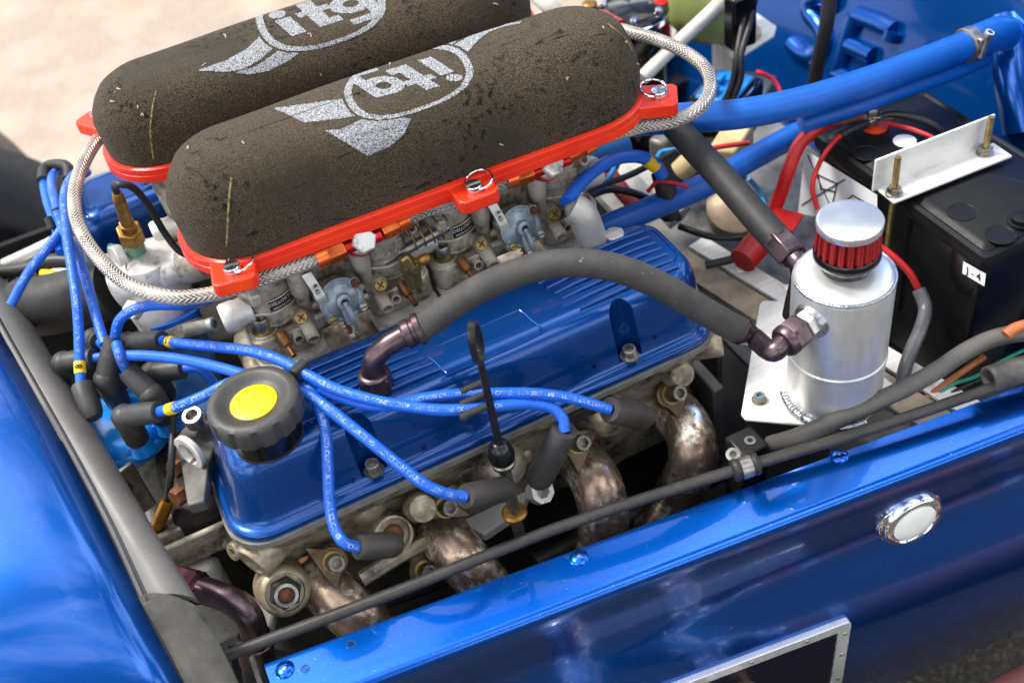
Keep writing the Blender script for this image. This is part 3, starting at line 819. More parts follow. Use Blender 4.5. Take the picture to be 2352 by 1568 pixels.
# ---------------------------------------------------------------- exhaust primaries
def pipe(label, flange, path, bolts, r=.0228):
    root = thing('exhaust_pipe', label, 'exhaust pipe', path[-1], 'exhaust pipes')
    path = [V(p) for p in path]
    b = B(); b.tube(path, r, 28, 8); b.obj('pipe', EXH, root)
    d = (path[1] - path[0]).normalized()
    b = B(); b.lathe(path[0] + d * .004, d, [(r + .0005, -.004), (r + .003, -.001), (r + .0035, .002), (r + .0015, .005), (r - .001, .006)], 28); b.obj('weld_ring', mat('copper_weld', 'b57a48', .3, .9, '8b5a38', 150, bump=.6, bscale=350), root)
    for i, (bc, bd) in enumerate(bolts):
        bd = V(bd).normalized(); bc = V(bc)
        b = B(); pts = []
        e1, e2, _ = basis(bd)
        to = (path[0] - bc); to = to - bd * to.dot(bd); L_ = to.length; ex = to.normalized(); ey = bd.cross(ex)
        poly = [(math.cos(math.radians(q)) * .013, math.sin(math.radians(q)) * .013) for q in range(90, 271, 15)] + [(L_ * .9, -.024), (L_ * .9, .024)]
        b.prism(poly, bc - bd * .008, ex, ey, .0075); fl = b.obj('flange', mat('bronzed_flange', '77624a', .4, .8, '574735', 60, dirt='3a2e22'), root, bevel=.0012)
        b = B(); b.lathe(bc, bd, [(.0092, -.0006), (.0092, .002), (.006, .0022)], 24); b.obj('washer', GOLDZ, fl)
        b = B(); b.lathe(bc + bd * .0018, bd, [(.0072, 0), (.0076, .003), (.0074, .016), (.0066, .0175), (.0042, .0175), (.004, .012), (0, .012)], 24); b.obj('cap_bolt', mat('knurled_bolt', '8c8577', .35, .9, '6b6456', 300), fl)
FD = V((.12, -.72, .68))
P = at
pipe('bronzed exhaust pipe at the left end, by the dark elbow', None, [P(725, 1330, -.085) + Y * .015, P(775, 1375, -.085), P(830, 1425, -.1), P(890, 1500, -.15), P(920, 1600, -.25)], [(P(765, 1290, -.048), FD)])
pipe('bronzed exhaust pipe second from the left under the rocker cover', None, [P(1005, 1215, -.085) + Y * .015, P(1045, 1262, -.085), P(1090, 1315, -.1), P(1150, 1400, -.15), P(1180, 1520, -.25)], [(P(1022, 1165, -.045), FD), (P(975, 1310, -.1), FD)])
pipe('exhaust pipe third from the left, below the drooping plug boot', None, [P(1335, 1065, -.085) + Y * .016, P(1368, 1105, -.083), P(1385, 1165, -.1), P(1380, 1260, -.15), P(1350, 1380, -.24)], [(P(1322, 1018, -.045), FD)])
pipe('rightmost exhaust pipe curving down behind the catch can bracket', None, [P(1548, 945, -.085) + Y * .016, P(1582, 990, -.083), P(1592, 1050, -.1), P(1560, 1130, -.15), P(1500, 1230, -.2)], [(P(1540, 906, -.045), FD)])
# ================================================================ air filters
YAW = math.radians(-1.7)
def filt(name, label, x0, x1, cy, tabs, logo, H=.076):
    w, zb = .0565, .165
    c0 = (x0 + x1) / 2; hl_ = (x1 - x0) / 2 - w
    root = thing(name, label, 'air filter', (c0, cy, zb), 'pair of foam air filters')
    def W(x, y, z): return V((c0 + x * math.cos(YAW) - y * math.sin(YAW), cy + x * math.sin(YAW) + y * math.cos(YAW), z))
    def stadium(a, n=20, k=16):
        out = []
        for s, q0 in ((1, -90), (-1, 90)):
            for i in range(n + 1):
                q = math.radians(q0 + 180 * i / n); out.append((s * hl_ + a * math.cos(q), a * math.sin(q)))
            for j in range(1, k): out.append((s * hl_ * (1 - 2 * j / k), s * a))
        return out
    prof = [(.0, 0), (-.02, .12), (-.03, .3), (-.02, .46), (.035, .6), (.12, .74), (.24, .86), (.40, .94), (.6, .985), (.8, 1), (.96, 1.0)]
    rng = random.Random(int(cy * 1000))
    b = B(); rings = []
    for i, (ins, h) in enumerate(prof):
        st = stadium(w * (1 - ins))
        rings.append([W(x + .0006 * math.sin(31 * y + 9 * h), y + .0009 * math.sin(14 * x + 5 * h + cy * 40) + .0005 * math.sin(43 * x + 11 * h), zb + h * H + (0 if h < .2 else .0010 * math.sin(19 * x + 3 * y * 20))) for x, y in st])
    b.rings(rings); fo = b.obj('foam', FOAM, root, ang=75)
    # red base plate with fastening tabs
    a = w + .0055; loop = []
    st = stadium(a, 24, 48)
    pts = list(st)
    def tabbed(x, y):
        return x, y
    b = B(); lo = [W(x, y, zb - .0125) for x, y in pts]; mid = [W(x, y, zb - .006) for x, y in pts]; mid2 = [W(x * .9985, y * .99, zb - .0058) for x, y in pts]; hi = [W(x * .9985, y * .99, zb) for x, y in pts]; hi2 = [W(x * .996, y * .96, zb + .0012) for x, y in pts]
    b.rings([lo, mid, mid2, hi, hi2]); base = b.obj('base_plate', RED, root, bevel=0)
    for (tx, ty, ang, L_, ring) in tabs:
        q = math.radians(ang); ex, ey = V((math.cos(q), math.sin(q), 0)), V((-math.sin(q), math.cos(q), 0))
        wd = .0175
        poly = []
        flare = [(-.012, .034), (-.004, .024), (.004, .0185)]
        poly = [(x, -y) for x, y in flare] + [(L_ - .004, -wd), (L_, -wd + .004), (L_, wd - .004), (L_ - .004, wd)] + [(x, y) for x, y in reversed(flare)]
        cyw, syw = math.cos(YAW), math.sin(YAW)
        R_ = lambda v: V((v.x * cyw - v.y * syw, v.x * syw + v.y * cyw, 0))
        b = B(); b.prism(poly, W(tx, ty, zb - .0128), R_(ex), R_(ey), .0122); tb = b.obj('tab', RED, base, bevel=.0014, bseg=3)
        c = W(tx, ty, zb - .0006) + R_(ex) * (L_ * .6)
        b = B(); b.lathe(c, Z, [(.0072, 0), (.0072, .0042), (.0066, .0052), (.001, .0056), (0, .0056)], 28); sc = b.obj('fastener', CHROME, tb)
        b = B(); b.box(c + Z * .0056, (.0018, .0125, .0012), (R_(ex), R_(ey), Z)); b.obj('slot', STEEL, sc)
        rd = math.radians(ring); ctr = c + V((math.cos(rd), math.sin(rd), 0)) * .0075
        pth = []
        for k in range(13):
            t = rd + math.pi + math.radians(38 + (284) * k / 12); pth.append(ctr + V((math.cos(t) * .0115, math.sin(t) * .0115, .0018 + .004 * (.5 + .5 * math.cos(t - rd)))))
        b = B(); b.tube(pth, .00095, 8, 3); b.obj('wire_ring', CHROME, sc)
    # sprayed logo lying on the foam
    bvh = BVHTree.FromPolygons([v.co for v in fo.data.vertices], [p.vertices for p in fo.data.polygons])
    C, a_, b_, oc, ol, os_, wings, box = logo
    det = a_[0] * b_[1] - a_[1] * b_[0]; dto = ol[0] * os_[1] - ol[1] * os_[0]
    def inpoly(u, v, P_):
        r = False
        for i in range(len(P_)):
            (x1_, y1_), (x2_, y2_) = P_[i], P_[i - 1]
            if (y1_ > v) != (y2_ > v) and u < (x2_ - x1_) * (v - y1_) / (y2_ - y1_) + x1_: r = not r
        return r
    def inside(u, v):
        du, dv = u - oc[0], v - oc[1]
        p_, q_ = (du * os_[1] - dv * os_[0]) / dto, (ol[0] * dv - ol[1] * du) / dto
        rr = (abs(p_) ** 2.5 + abs(q_) ** 2.5) ** (1 / 2.5)
        if rr < 1:
            if rr > .885: return True
            du, dv = u - C[0], v - C[1]
            s = (du * b_[1] - dv * b_[0]) / det; t = (a_[0] * dv - a_[1] * du) / det
            if -.64 < s < -.42 and -.38 < t < .2: return True
            if (s + .53) ** 2 + (t - .36) ** 2 < .0135: return True
            if -.22 < s < -.0 and -.38 < t < .46: return True
            if -.33 < s < .14 and .06 < t < .22: return True
            if -.1 < s < .13 and -.38 < t < -.2: return True
            d = math.hypot(s - .4, t - .0)
            if .11 < d < .29: return True
            if .52 < s < .7 and -.44 < t < .27: return True
            if .18 < s < .7 and -.62 < t < -.44: return True
            return False
        if rr < 1.045: return False
        return any(inpoly(u, v, P_) for P_ in wings)
    b = B(); grid = {}
    def gv(i, j):
        if (i, j) in grid: return grid[i, j]
        u, v = box[0] + i * ST, box[1] + j * ST
        q, n, _, _ = bvh.ray_cast(CAMPOS, ray(u, v))
        if q is None: grid[i, j] = None; return None
        if n.dot(ray(u, v)) > 0: n = -n
        b.v.append(q + n * .0005); grid[i, j] = len(b.v) - 1; return grid[i, j]
    ST = 2.0
    for j in range(int((box[3] - box[1]) / ST)):
        for i in range(int((box[2] - box[0]) / ST)):
            if inside(box[0] + (i + .5) * ST, box[1] + (j + .5) * ST) and rng.random() > .02:
                ids = [gv(i, j), gv(i + 1, j), gv(i + 1, j + 1), gv(i, j + 1)]
                if None not in ids: b.f.append(tuple(ids))
    pr = b.obj('logo_print', PRINT, fo, ang=75)
    # pale stitched seam line over the end and stray lint
    return root, fo, bvh
def crop(off, pts): return [(off + x / 3, y / 3) for x, y in pts]
logo2 = ((744, 30), (155, -50), (-68, -60), (737, 28), (140, -46), (-42, 74) if False else (38, 72),
         [crop(0, [(1360, 488), (1560, 420), (1700, 340), (1810, 235), (1920, 300), (1800, 410), (1680, 480), (1560, 500)]),
          crop(0, [(1610, 505), (1760, 460), (1870, 390), (1950, 320), (2085, 350), (1990, 420), (1850, 490), (1720, 515)])], (440, -40, 900, 190))
logo1 = ((937, 181), (-138, 42), (92, 59), (939, 190), (140, -50), (35, 62),
         [crop(784, [(735, 350), (800, 300), (950, 215), (1100, 175), (1245, 152), (1245, 162), (1110, 192), (1020, 225), (950, 275), (850, 385)]),
          crop(784, [(590, 368), (690, 310), (800, 285), (700, 358)]),
          [(627, 250), (710, 239), (784, 228), (804, 230), (839, 252), (815, 268), (784, 273), (700, 283), (665, 266)],
          [(747, 300), (784, 297), (859, 262), (944, 273), (927, 310), (894, 337), (844, 358), (784, 322)]], (620, 40, 1205, 370))
# tab: local x, y of its root, direction, length, ring direction
hl1 = (.257 + .157) / 2 - .0565
t1 = [(-.176, -.040, -100, .038, 20), (.023, -.053, -90, .034, 30), (hl1 + .042, -.028, -28, .040, 100), (-hl1, .058, 100, .03, 90)]
f1, f1o, bv1 = filt('air_filter', 'brown black foam air filter in front, its logo upside down', -.157, .257, .186, t1, logo1)
t2 = [(-.19, .042, 125, .060, 70), (.05, .058, 90, .03, 60), (hl1 + .04, .03, 20, .03, 60)]
f2, f2o, bv2 = filt('air_filter', 'brown black foam air filter behind, its logo the right way up', -.19, .238, .365, t2, logo2, .068)
# stray threads and a pale worn seam on the foam
def onfoam(bv, u, v, lift=.0006):
    q, n, _, _ = bv.ray_cast(CAMPOS, ray(u, v))
    if q is None: return None
    if n.dot(ray(u, v)) > 0: n = -n
    return q + n * lift
SEAM = mat('worn_seam', '8d7d45', .9, 0, '4d4230', 300, spread=(.45, .6))
LINT = mat('pale_lint', 'c9c3a8', .9)
for par, bv, pth in ((f1o, bv1, [(532, 408), (527, 450), (524, 500), (522, 545), (520, 565)]), (f2o, bv2, [(360, 207), (352, 240), (346, 290), (348, 330), (353, 365)]), (f1o, bv1, [(1395, 55), (1420, 75), (1440, 95), (1452, 118)])):
    q = [onfoam(bv, u, v, .0001) for u, v in pth]
    b = B(); b.tube([p for p in q if p], .0009, 6, 5); b.obj('seam', SEAM, par)
for par, bv, spots in ((f1o, bv1, [(1440, 95), (1464, 145), (1300, 180), (560, 330), (900, 150), (1150, 330), (1382, 62), (430, 340)]), (f2o, bv2, [(318, 245), (324, 262), (712, 82), (738, 172), (275, 205), (268, 215), (520, 85), (1138, 10), (259, 231), (470, 150)])):
    for (u, v) in spots:
        r_ = random.Random(u * 7 + v); q = [onfoam(bv, u + r_.uniform(-6, 6), v + r_.uniform(-5, 5)) for _ in range(3)]
        if None in q: continue
        b = B(); b.tube(q, .00045, 5, 3); b.obj('lint', LINT, par)
# ================================================================ carburettors
def carburettor():
    root = thing('carburettor', 'x', 'carburettor', (0, 0, 0), 'carburettors')
    def part(name, b, m, par=root, **k): return b.obj(name, m, par, **k)
    FW = V((0, -.86, .5)).normalized()
    for s in (-1, 1):
        cx = s * .054
        # barrel: throat casting with step rings
        b = B(); b.lathe((cx, .042, -.033), Z, [(.022, 0), (.0225, .012), (.0245, .016), (.0245, .03), (.0238, .033), (.0245, .036), (.0258, .062), (.0262, .064), (.0262, .07), (.025, .072), (.027, .076), (.027, .1), (.022, .1), (.021, .06)], 40)
        bar = part('barrel', b, CAST)
        # base flange with rounded ears
        b = B(); b.rings([[V((x, y, z)) for x, y in rrect(cx - .030 * k, cx + .030 * k, .040 - .033 * k, .074, .012)] for z, k in ((-.0425, .97), (-.041, 1), (-.0185, 1), (-.017, .97))]); fl = part('base_flange', b, CAST)
        b = B(); b.lathe((s * .0695, .0205, -.020), Z, [(.0130, -.020), (.0124, .003), (.0112, .0052), (.0078, .0054)], 28); part('ear', b, CAST, fl)
        b = B(); b.lathe((s * .0695, .0205, -.0147), Z, [(.0098, 0), (.0098, .0015), (.0068, .0016)], 24); part('washer', b, GOLDZ, fl)
        b = B(); b.bolt((s * .0695, .0205, -.0132), Z, .0070, .0115, n=24); part('cap_bolt', b, STEEL, fl)
        # jet well with cross screw
        b = B(); b.cyl((s * .037, .03, -.012), (s * .037, .0075, -.007), .0082, .0068, 24); part('jet_boss', b, CAST)
        b = B(); c = V((s * .037, .0072, -.0069)); b.lathe(c, FW, [(.0062, -.002), (.0062, .0008), (.0052, .0018), (0, .002)], 24); sc = part('jet_screw', b, GOLDZ)
        for q in (35, 125):
            e1, e2, _ = basis(FW); d = e1 * math.cos(math.radians(q)) + e2 * math.sin(math.radians(q))
            b = B(); b.box(c + FW * .0018, (.0075, .0014, .0009), (d, FW.cross(d), FW)); part('cross_slot', b, RUST, sc)
        b = B(); b.cyl((s * .028, .018, -.016), (s * .028, .016, .012), .0035, .0032, 14); part('rib_post', b, CAST)
        # open balance tube, small port, brass nozzle along the lower front
        dn = V((0, -.93, -.25)).normalized()
        for (xx, r0, ln, m_, nm) in ((.0345, .0060, .026, CAST, 'balance_tube'), (.0455, .0046, .016, CAST, 'port')):
            p = V((s * xx, -.010 if xx < .04 else -.002, -.0215)); d = dn if xx < .04 else FW * -1
            d = dn if xx < .04 else V((0, -.95, .2)).normalized()
            b = B(); b.lathe(p - d * ln, d, [(r0 * 1.15, 0), (r0, ln * .8), (r0, ln), (r0 * .72, ln), (r0 * .66, ln * .4), (0, ln * .4)], 24); part(nm, b, m_)
        p = V((s * .057, .002, -.0205)); d = V((s * .0 + .12, -.9, -.42)).normalized()
        b = B(); b.lathe(p - d * .008, d, [(.0052, 0), (.005, .008), (.0042, .010), (.0042, .013), (.0026, .014), (.0024, .023), (.0028, .024), (.0017, .024), (.0014, .016), (0, .016)], 18); part('nozzle', b, mat('brown_brass', '8a5f36', .45, .75, '6b4526', 120))
        # fuel pillar
        b = B(); b.lathe((s * .0285, .019, -.016), Z, [(.004, 0), (.0062, .004), (.0066, .022), (.0078, .024), (.0082, .028), (.0086, .066), (.0078, .07), (0, .07)], 22); part('fuel_pillar', b, CAST)
        b = B(); b.lathe((s * .0215, .017, -.008), V((s * -.6, -.5, .3)), [(.004, -.006), (.0042, .006), (.003, .008), (.0022, .008), (.002, .002)], 14); part('lug', b, CAST)
        # upper lug with hole
        b = B(); b.lathe((cx + .026, .027, .024), V((.3, -.85, .4)), [(.0075, -.008), (.0068, .002), (.0058, .003), (.0034, .003), (.003, -.004)], 18); part('lug', b, CAST)
        # shaft end cap
        b = B(); b.lathe((cx + s * .018, .034, .001), X * s, [(.0135, 0), (.0128, .012), (.0136, .014), (.0138, .024), (.0122, .0265), (0, .027)], 30); part('shaft_cap', b, CASTL)
        b = B(); b.box((cx + s * .012, .022, .02), (.01, .012, .012)); part('pad', b, CAST, bevel=.002)
        # rib fillets on the throat
        for k, (zx, ln) in enumerate(((.0, .03), (.014, .02))):
            b = B(); b.tube([(cx - .02, .0235, zx - .012), (cx, .0165, zx - .013), (cx + .02, .0235, zx - .012)], .0016, 8, 5); part('flange_line', b, CAST, bar)
    # nameplate on the left throat
    b = B(); cx = -.054; pts = []
    def onb_(a, z, r): return V((cx + r * math.sin(a), .042 - r * math.cos(a), z))
    for nm, r, a0, a1, z0, z1, m_ in (('nameplate', .0268, -.15, .75, .004, .0145, CASTD), ('plate_rim', .0274, -.19, .79, .003, .0155, CAST)):
        k = 12; b = B()
        inn = [onb_(a0 + (a1 - a0) * i / k, z0, r) for i in range(k + 1)] + [onb_(a1 - (a1 - a0) * i / k, z1, r) for i in range(k + 1)]
        if nm == 'nameplate':
            b.rings([[onb_(a0 + (a1 - a0) * i / k, z, rr) for i in range(k + 1)] for z, rr in ((z0, .023), (z0, r), (z1, r), (z1, .023))], False, False)
            npl = part(nm, b, m_)
        else:
            b.tube(inn, .0007, 6, 1, closed=True); part(nm, b, m_, npl)
    for s_, zt, sz in (('DELLORTO', .0094, .0047), ('MADE IN ITALY', .0051, .0028)):
        vs, fs = text2d(s_, .02); w = max(v[0] for v in vs) * sz; b = B()
        b.add([onb_(.30 + (v[0] * sz - w / 2) / .0268, zt + v[1] * sz, .02705) for v in vs], fs); part('lettering', b, CASTL, npl, ang=None)
    # lettering cast on the right throat
    cx = .054; vs, fs = text2d('DRLA 45', .02); sz = .0075; w = max(v[0] for v in vs) * sz; b = B()
    b.add([onb_(-.1 + (v[0] * sz - w / 2) / .0262, .012 + v[1] * sz, .0264) for v in vs], fs); part('lettering', b, CASTL, ang=None)
    # body bridge between the throats
    b = B(); b.box((0, .045, .012), (.075, .035, .07)); part('float_bowl', b, CAST, bevel=.006)
    b = B(); b.box((0, .028, -.026), (.09, .03, .018)); part('lower_bridge', b, CAST, bevel=.004)
    # accelerator pump cover facing forward
    d = V((.06, -.93, .33)).normalized(); c = V((0, 0, 0))
    b = B(); b.lathe(c - d * .022, d, [(.0185, 0), (.0195, .012), (.0195, .018)], 36); part('pump_housing', b, CAST)
    b = B(); b.lathe(c - d * .0042, d, [(.0198, 0), (.0198, .0012)], 36); part('pump_gasket', b, mat('red_gasket', '8c3022', .7), bevel=0)
    b = B(); b.lathe(c - d * .003, d, [(.0197, 0), (.0197, .004), (.0182, .005), (.0172, .0042), (.0155, .0042), (.013, .0062), (.0085, .0072), (.007, .009), (.0066, .0125), (.005, .0135), (.0035, .0135), (.0032, .008), (0, .008)], 40); pc = part('pump_cover', b, ZINC)
    zz = (Z - d * d.z).normalized(); xx_ = zz.cross(d) * -1
    xx_ = d.cross(zz) * -1
    for (a, nm) in ((150, RUST), (35, RUST), (-40, STEEL), (-135, GOLDZ)):
        q = c + X * math.cos(math.radians(a)) * .0188 + zz * math.sin(math.radians(a)) * .0188
        b = B(); b.lathe(q - d * .006, d, [(.0048, 0), (.0048, .0078), (.0042, .0085)], 16); part('screw_lug', b, ZINC, pc)
        b = B(); b.lathe(q + d * .0025, d, [(.0038, 0), (.0038, .0028), (.003, .0036), (0, .0036)], 16); ps = part('pump_screw', b, nm, pc)
        b = B(); b.box(q + d * .0061, (.0065, .0009, .0006), (X, zz, d)); part('slot', b, CASTD, ps)
    b = B(); b.box(c + d * .006 - zz * .012, (.009, .02, .006), (X, zz, d)); part('lever_housing', b, ZINC, pc, bevel=.0018)
    b = B(); b.tube([c + d * .010, c + d * .013 - zz * .008 + X * .0006, c + d * .0115 - zz * .02 + X * .0015, c + d * .0085 - zz * .028 + X * .002], lambda t: .0026 - .0005 * t, 8, 4); part('lever', b, ZINC)
    q = c - zz * .029 + d * .001 - X * .004
    b = B(); b.cyl(q + zz * .012 + d * -.002, q - zz * .002 + d * .003, .0016, n=10); part('adjuster', b, RUST)
    pth = [q + zz * (.01 - .0006 * k) + (X * math.cos(k * .9) + d * math.sin(k * .9)) * .0028 for k in range(18)]
    b = B(); b.tube(pth, .0006, 6, 2); part('spring', b, RUST)
    b = B(); b.bolt(q - zz * .002 + d * .003, -zz + d * .4, .0042, .005, sock=False); part('adjuster_nut', b, STEEL)
    # aluminium identification tag
    st = [c - X * .0195 + zz * .0335 + d * .001, c - X * .0175 + zz * .022 + d * .0035, c - X * .0165 + zz * .0125 + d * .0065, c - X * .0158 + zz * .0045 + d * .0062]
    b = B(); rr = []
    for i, p in enumerate(smoothpath(st, 4)): rr.append([p - X * .0042, p + X * .0042, p + X * .0042 - d * .0008, p - X * .0042 - d * .0008])
    b.rings(rr); tg = part('tag', b, mat('tag_aluminium', 'bdbab2', .35, .8), bevel=0)
    flat_text('tag_text', 'R 6215', c - X * .0168 + zz * .0165 + d * .0061, -zz + d * .0, X * 1.0, .005, CASTD, tg)
    return root
carb = carburettor()
def place(o, x, y, z): o.location = (x, y, z); PLOC[o.name] = V((0, 0, 0))
place(carb, -.0567, .14, .0865)
carb['label'] = 'left carburettor below the front filter, beside the thermostat housing'
spots = (((.1149, .14, .0865), 'right carburettor below the front filter, beside the white alloy stub pipe'),
         ((-.085, .30, .0865), 'mostly hidden carburettor under the rear filter, at its left end'))
for p, lab in spots:
    c = copy_tree(carb); c.location = p; c['label'] = lab
# throttle linkage between the two front carburettors
lk = thing('throttle_linkage', 'brass throttle linkage with coil spring and ball joint between the carburettors', 'linkage', (.03, .16, .08))
p = aty(938, 590, .15)
b = B(); b.cyl(p + V((-.02, .012, -.004)), p + V((.045, .012, .006)), .005, n=16); b.obj('shaft', STEEL, lk)
pth = [p + V((.004 + .0011 * k, .008 + .0115 * math.cos(k * .8), .012 + .0115 * math.sin(k * .8))) for k in range(36)]
b = B(); b.tube(pth, .0008, 6, 2); b.obj('return_spring', GOLDZ, lk)
b = B(); b.box(p + V((-.004, -.012, -.006)), (.012, .02, .024)); b.obj('yoke', GOLDZ, lk, bevel=.001)
q = aty(963, 598, .122)
b = B(); b.box(q + V((-.008, .002, -.004)), (.008, .006, .026), (V((.9, 0, .3)).normalized(), Y, V((-.3, 0, .9)).normalized())); b.obj('arm', GOLDZ, lk, bevel=.002)
b = B(); b.lathe(q, V((.7, -.6, .3)), [(.0028, -.006), (.0028, 0), (.0035, .001), (.0048, .003), (.0052, .006), (.0044, .0092), (.002, .011), (0, .0112)], 20); b.obj('ball_stud', BRASS, lk)

# ================================================================ braided fuel hoses with orange fittings
HR = .0062
def fitting(par, a, c, r=.0094, m=ORANGE, name='hose_fitting'):
    a, c = V(a), V(c); d = (c - a); L_ = d.length
    b = B(); b.lathe(a, d, [(r * .8, 0), (r, .001), (r, L_ * .62), (r * .93, L_ * .66), (r * .93, L_ * .96), (r * .86, L_)], 6, e1=V((0, -.4, 1))); 
    o = b.obj(name, m, par, bevel=.0007)
    b = B(); b.cyl(c - d.normalized() * L_ * .36, c + d.normalized() * .0012, r * .96, n=24); b.obj('ferrule', m, o)
    return o
def hose(label, pts, fits, r=HR, m=None, name='fuel_hose', cat='hose', group='braided fuel hoses'):
    root = thing(name, label, cat, pts[0], group)
    b = B(); b.tube(pts, r, 20, 8, uv=True); b.obj('braided_sleeve', BRAID, root)
    for f in fits: fitting(root, *f)
    return root
ZB = .143
A = lambda u, v, z=ZB: at(u, v, z)
hose('braided steel fuel hose looping round the left end of the filters', [A(735, 592), A(690, 608), A(600, 640), A(500, 672), A(400, 683), A(300, 655), A(225, 590), A(178, 510, .146), A(172, 440, .15), A(190, 380, .152), A(222, 325, .152), A(262, 285, .15)],
     [(A(790, 568), A(728, 595))])
hose('short braided steel fuel hose behind the middle red tab', [A(925, 506), A(980, 482), A(1040, 462), A(1100, 440), A(1172, 410)], [(A(872, 530), A(932, 503)), (A(1222, 392), A(1165, 412))])
hose('braided steel fuel hose looping round the right end of the filters', [A(1348, 330), A(1400, 312), A(1480, 290), A(1550, 278), A(1605, 250), A(1632, 205), A(1620, 158), A(1570, 118), A(1500, 88), A(1440, 72), A(1410, 62)],
     [(A(1296, 358), A(1355, 328)), (A(1378, 40), A(1422, 66), .0095, REDAN)])
for (u, v) in ((833, 555), (1263, 382)):
    bj = thing('banjo_bolt', 'hexagon banjo bolt in a red fitting %s' % ('left of the throttle linkage' if u < 1000 else 'right of the middle tab'), 'bolt', A(u, v), 'banjo bolts')
    d = V((.1, -.85, .5)).normalized(); c = A(u, v) + Y * .002
    b = B(); b.lathe(c - d * .006, d, [(.0098, -.012), (.0138, -.008), (.0138, .001), (.0128, .002)], 30); b.obj('banjo', REDAN, bj)
    b = B(); b.cyl(A(u - 52, v + 19), A(u + 42, v - 16), .0055, n=18); b.obj('cross_tube', REDAN, bj)
    b = B(); b.lathe(c - d * .0025, d, [(.0122, -.001), (.0122, .0018), (.010, .003)], 30); b.obj('washer', STEEL, bj)
    b = B(); b.bolt(c, d, .0108, .0105, n=6, sock=False); b.obj('hex_head', CASTL, bj, bevel=.0006)

# ================================================================ oil filler cap
cap = thing('oil_filler_cap', 'black ribbed oil filler cap with yellow centre on the blue rocker cover', 'cap', (-.1535, .034, .069))
O = at(617, 1001, .069); U = .003
b = B(); b.lathe(O, Z, [(.0278, -.001), (.0278, .0006), (.0270, .001)], 48); b.obj('neck_ring', CASTD, cap)
b = B(); b.lathe(O, Z, [(.0268, 0), (.0268, .03)], 48); b.obj('neck', mat('gloss_black_neck', '0b0c0f', .18), cap)
def notch(r, h, q):
    k = 13; t = (q * k / (2 * math.pi)) % 1.0
    d = abs(t - .5) * 2
    return r - (0.0018 * max(0, 1 - (d / .36) ** 2) if h < .0385 and r > .030 else 0)
O = O + Z * U
b = B(); b.lathe(O, Z, [(.0268, .0205), (.0345, .0205), (.0362, .0222), (.0366, .030), (.0364, .0365), (.0352, .0395), (.0325, .0412), (.0292, .0416), (.0268, .0408), (.0235, .0378), (.0205, .0362), (.0188, .0358)], 176, rfun=notch); b.obj('cap_body', mat('cap_plastic', '383736', .5, 0, '403f3d', 60, bump=.12, bscale=700), cap)
b = B(); b.lathe(O, Z, [(.0184, .0350), (.0182, .0366), (.0176, .0369), (.009, .0371), (0, .0371)], 48); b.obj('yellow_disc', YELLOW, cap)
# ================================================================ catch can with breather filter
cc = V((.303, -.0695, -.05))
can = thing('catch_can', 'welded aluminium oil catch can on its flat mounting plate', 'oil tank', cc)
RC = .0405; HC = .1435
plate = [at(u, v, -.05) for u, v in ((1752, 690), (1835, 690), (1900, 760), (2080, 905), (2060, 925), (1985, 940), (1870, 976), (1712, 962), (1702, 950), (1744, 698))]
b = B(); b.rings([[p - Z * .003 for p in plate], plate]); pl_ = b.obj('mounting_plate', ALU, can, bevel=.0008)
b = B(); b.lathe(cc, Z, [(RC, 0), (RC, .052), (RC + .0009, .0535), (RC + .0009, .0555), (RC, .057), (RC, HC - .010), (RC - .0008, HC - .0065), (RC - .0028, HC - .0038), (RC - .006, HC - .002), (.026, HC + .0), (0, HC + .0006)], 72); b.obj('tank_body', CAN, can, ang=25)
rng = random.Random(3)
def weld(path, r, par, name='weld_bead', m=WELD):
    b = B(); path = smoothpath(path, 8)
    fr = frames(path); n = 10; rings = []
    for i, (p, (e1, e2, t)) in enumerate(zip(path, fr)):
        rr = r * (1 + .10 * math.sin(i * 1.9) + rng.uniform(-.14, .14))
        rings.append([p + (e1 * math.cos(q) + e2 * math.sin(q)) * rr for q in (2 * math.pi * k / n for k in range(n))])
    b.rings(rings); return b.obj(name, m, par, ang=60)
weld([cc + V((math.cos(q) * (RC - .0008), math.sin(q) * (RC - .001), HC - .0055)) for q in (math.radians(a) for a in range(165, 376, 10))], .0014, can)
weld([cc + V((math.cos(q) * (RC + .002), math.sin(q) * (RC + .002), .002)) for q in (math.radians(a) for a in range(150, 271, 12))], .0036, can)
p = at(1744, 919, -.05); b = B(); b.lathe(p, Z, [(.0068, 0), (.0068, .0012), (.0055, .0014)], 24); wsh = b.obj('washer', GOLDZ, pl_)
b = B(); b.bolt(p + Z * .0012, Z, .0052, .006, n=24); b.obj('cap_bolt', ZINC, pl_)
# side port with hexagon and weld, breather hose union
pd = (at(1800, 745, .045) - cc); pd.z = 0; pd.normalize()
pd = V((-.97, -.2, -.1)).normalized()
pc_ = cc + V((-.966, -.26, 0)) * (RC - .003) + Z * .114
b = B(); b.lathe(pc_, pd, [(.0165, -.003), (.0155, .002), (.0145, .0045)], 30); b.obj('port_weld', WELD, can)
b = B(); b.lathe(pc_, pd, [(.0122, .003), (.0122, .0095), (.011, .0112)], 6); b.obj('port_hexagon', CASTL, can, bevel=.0006)
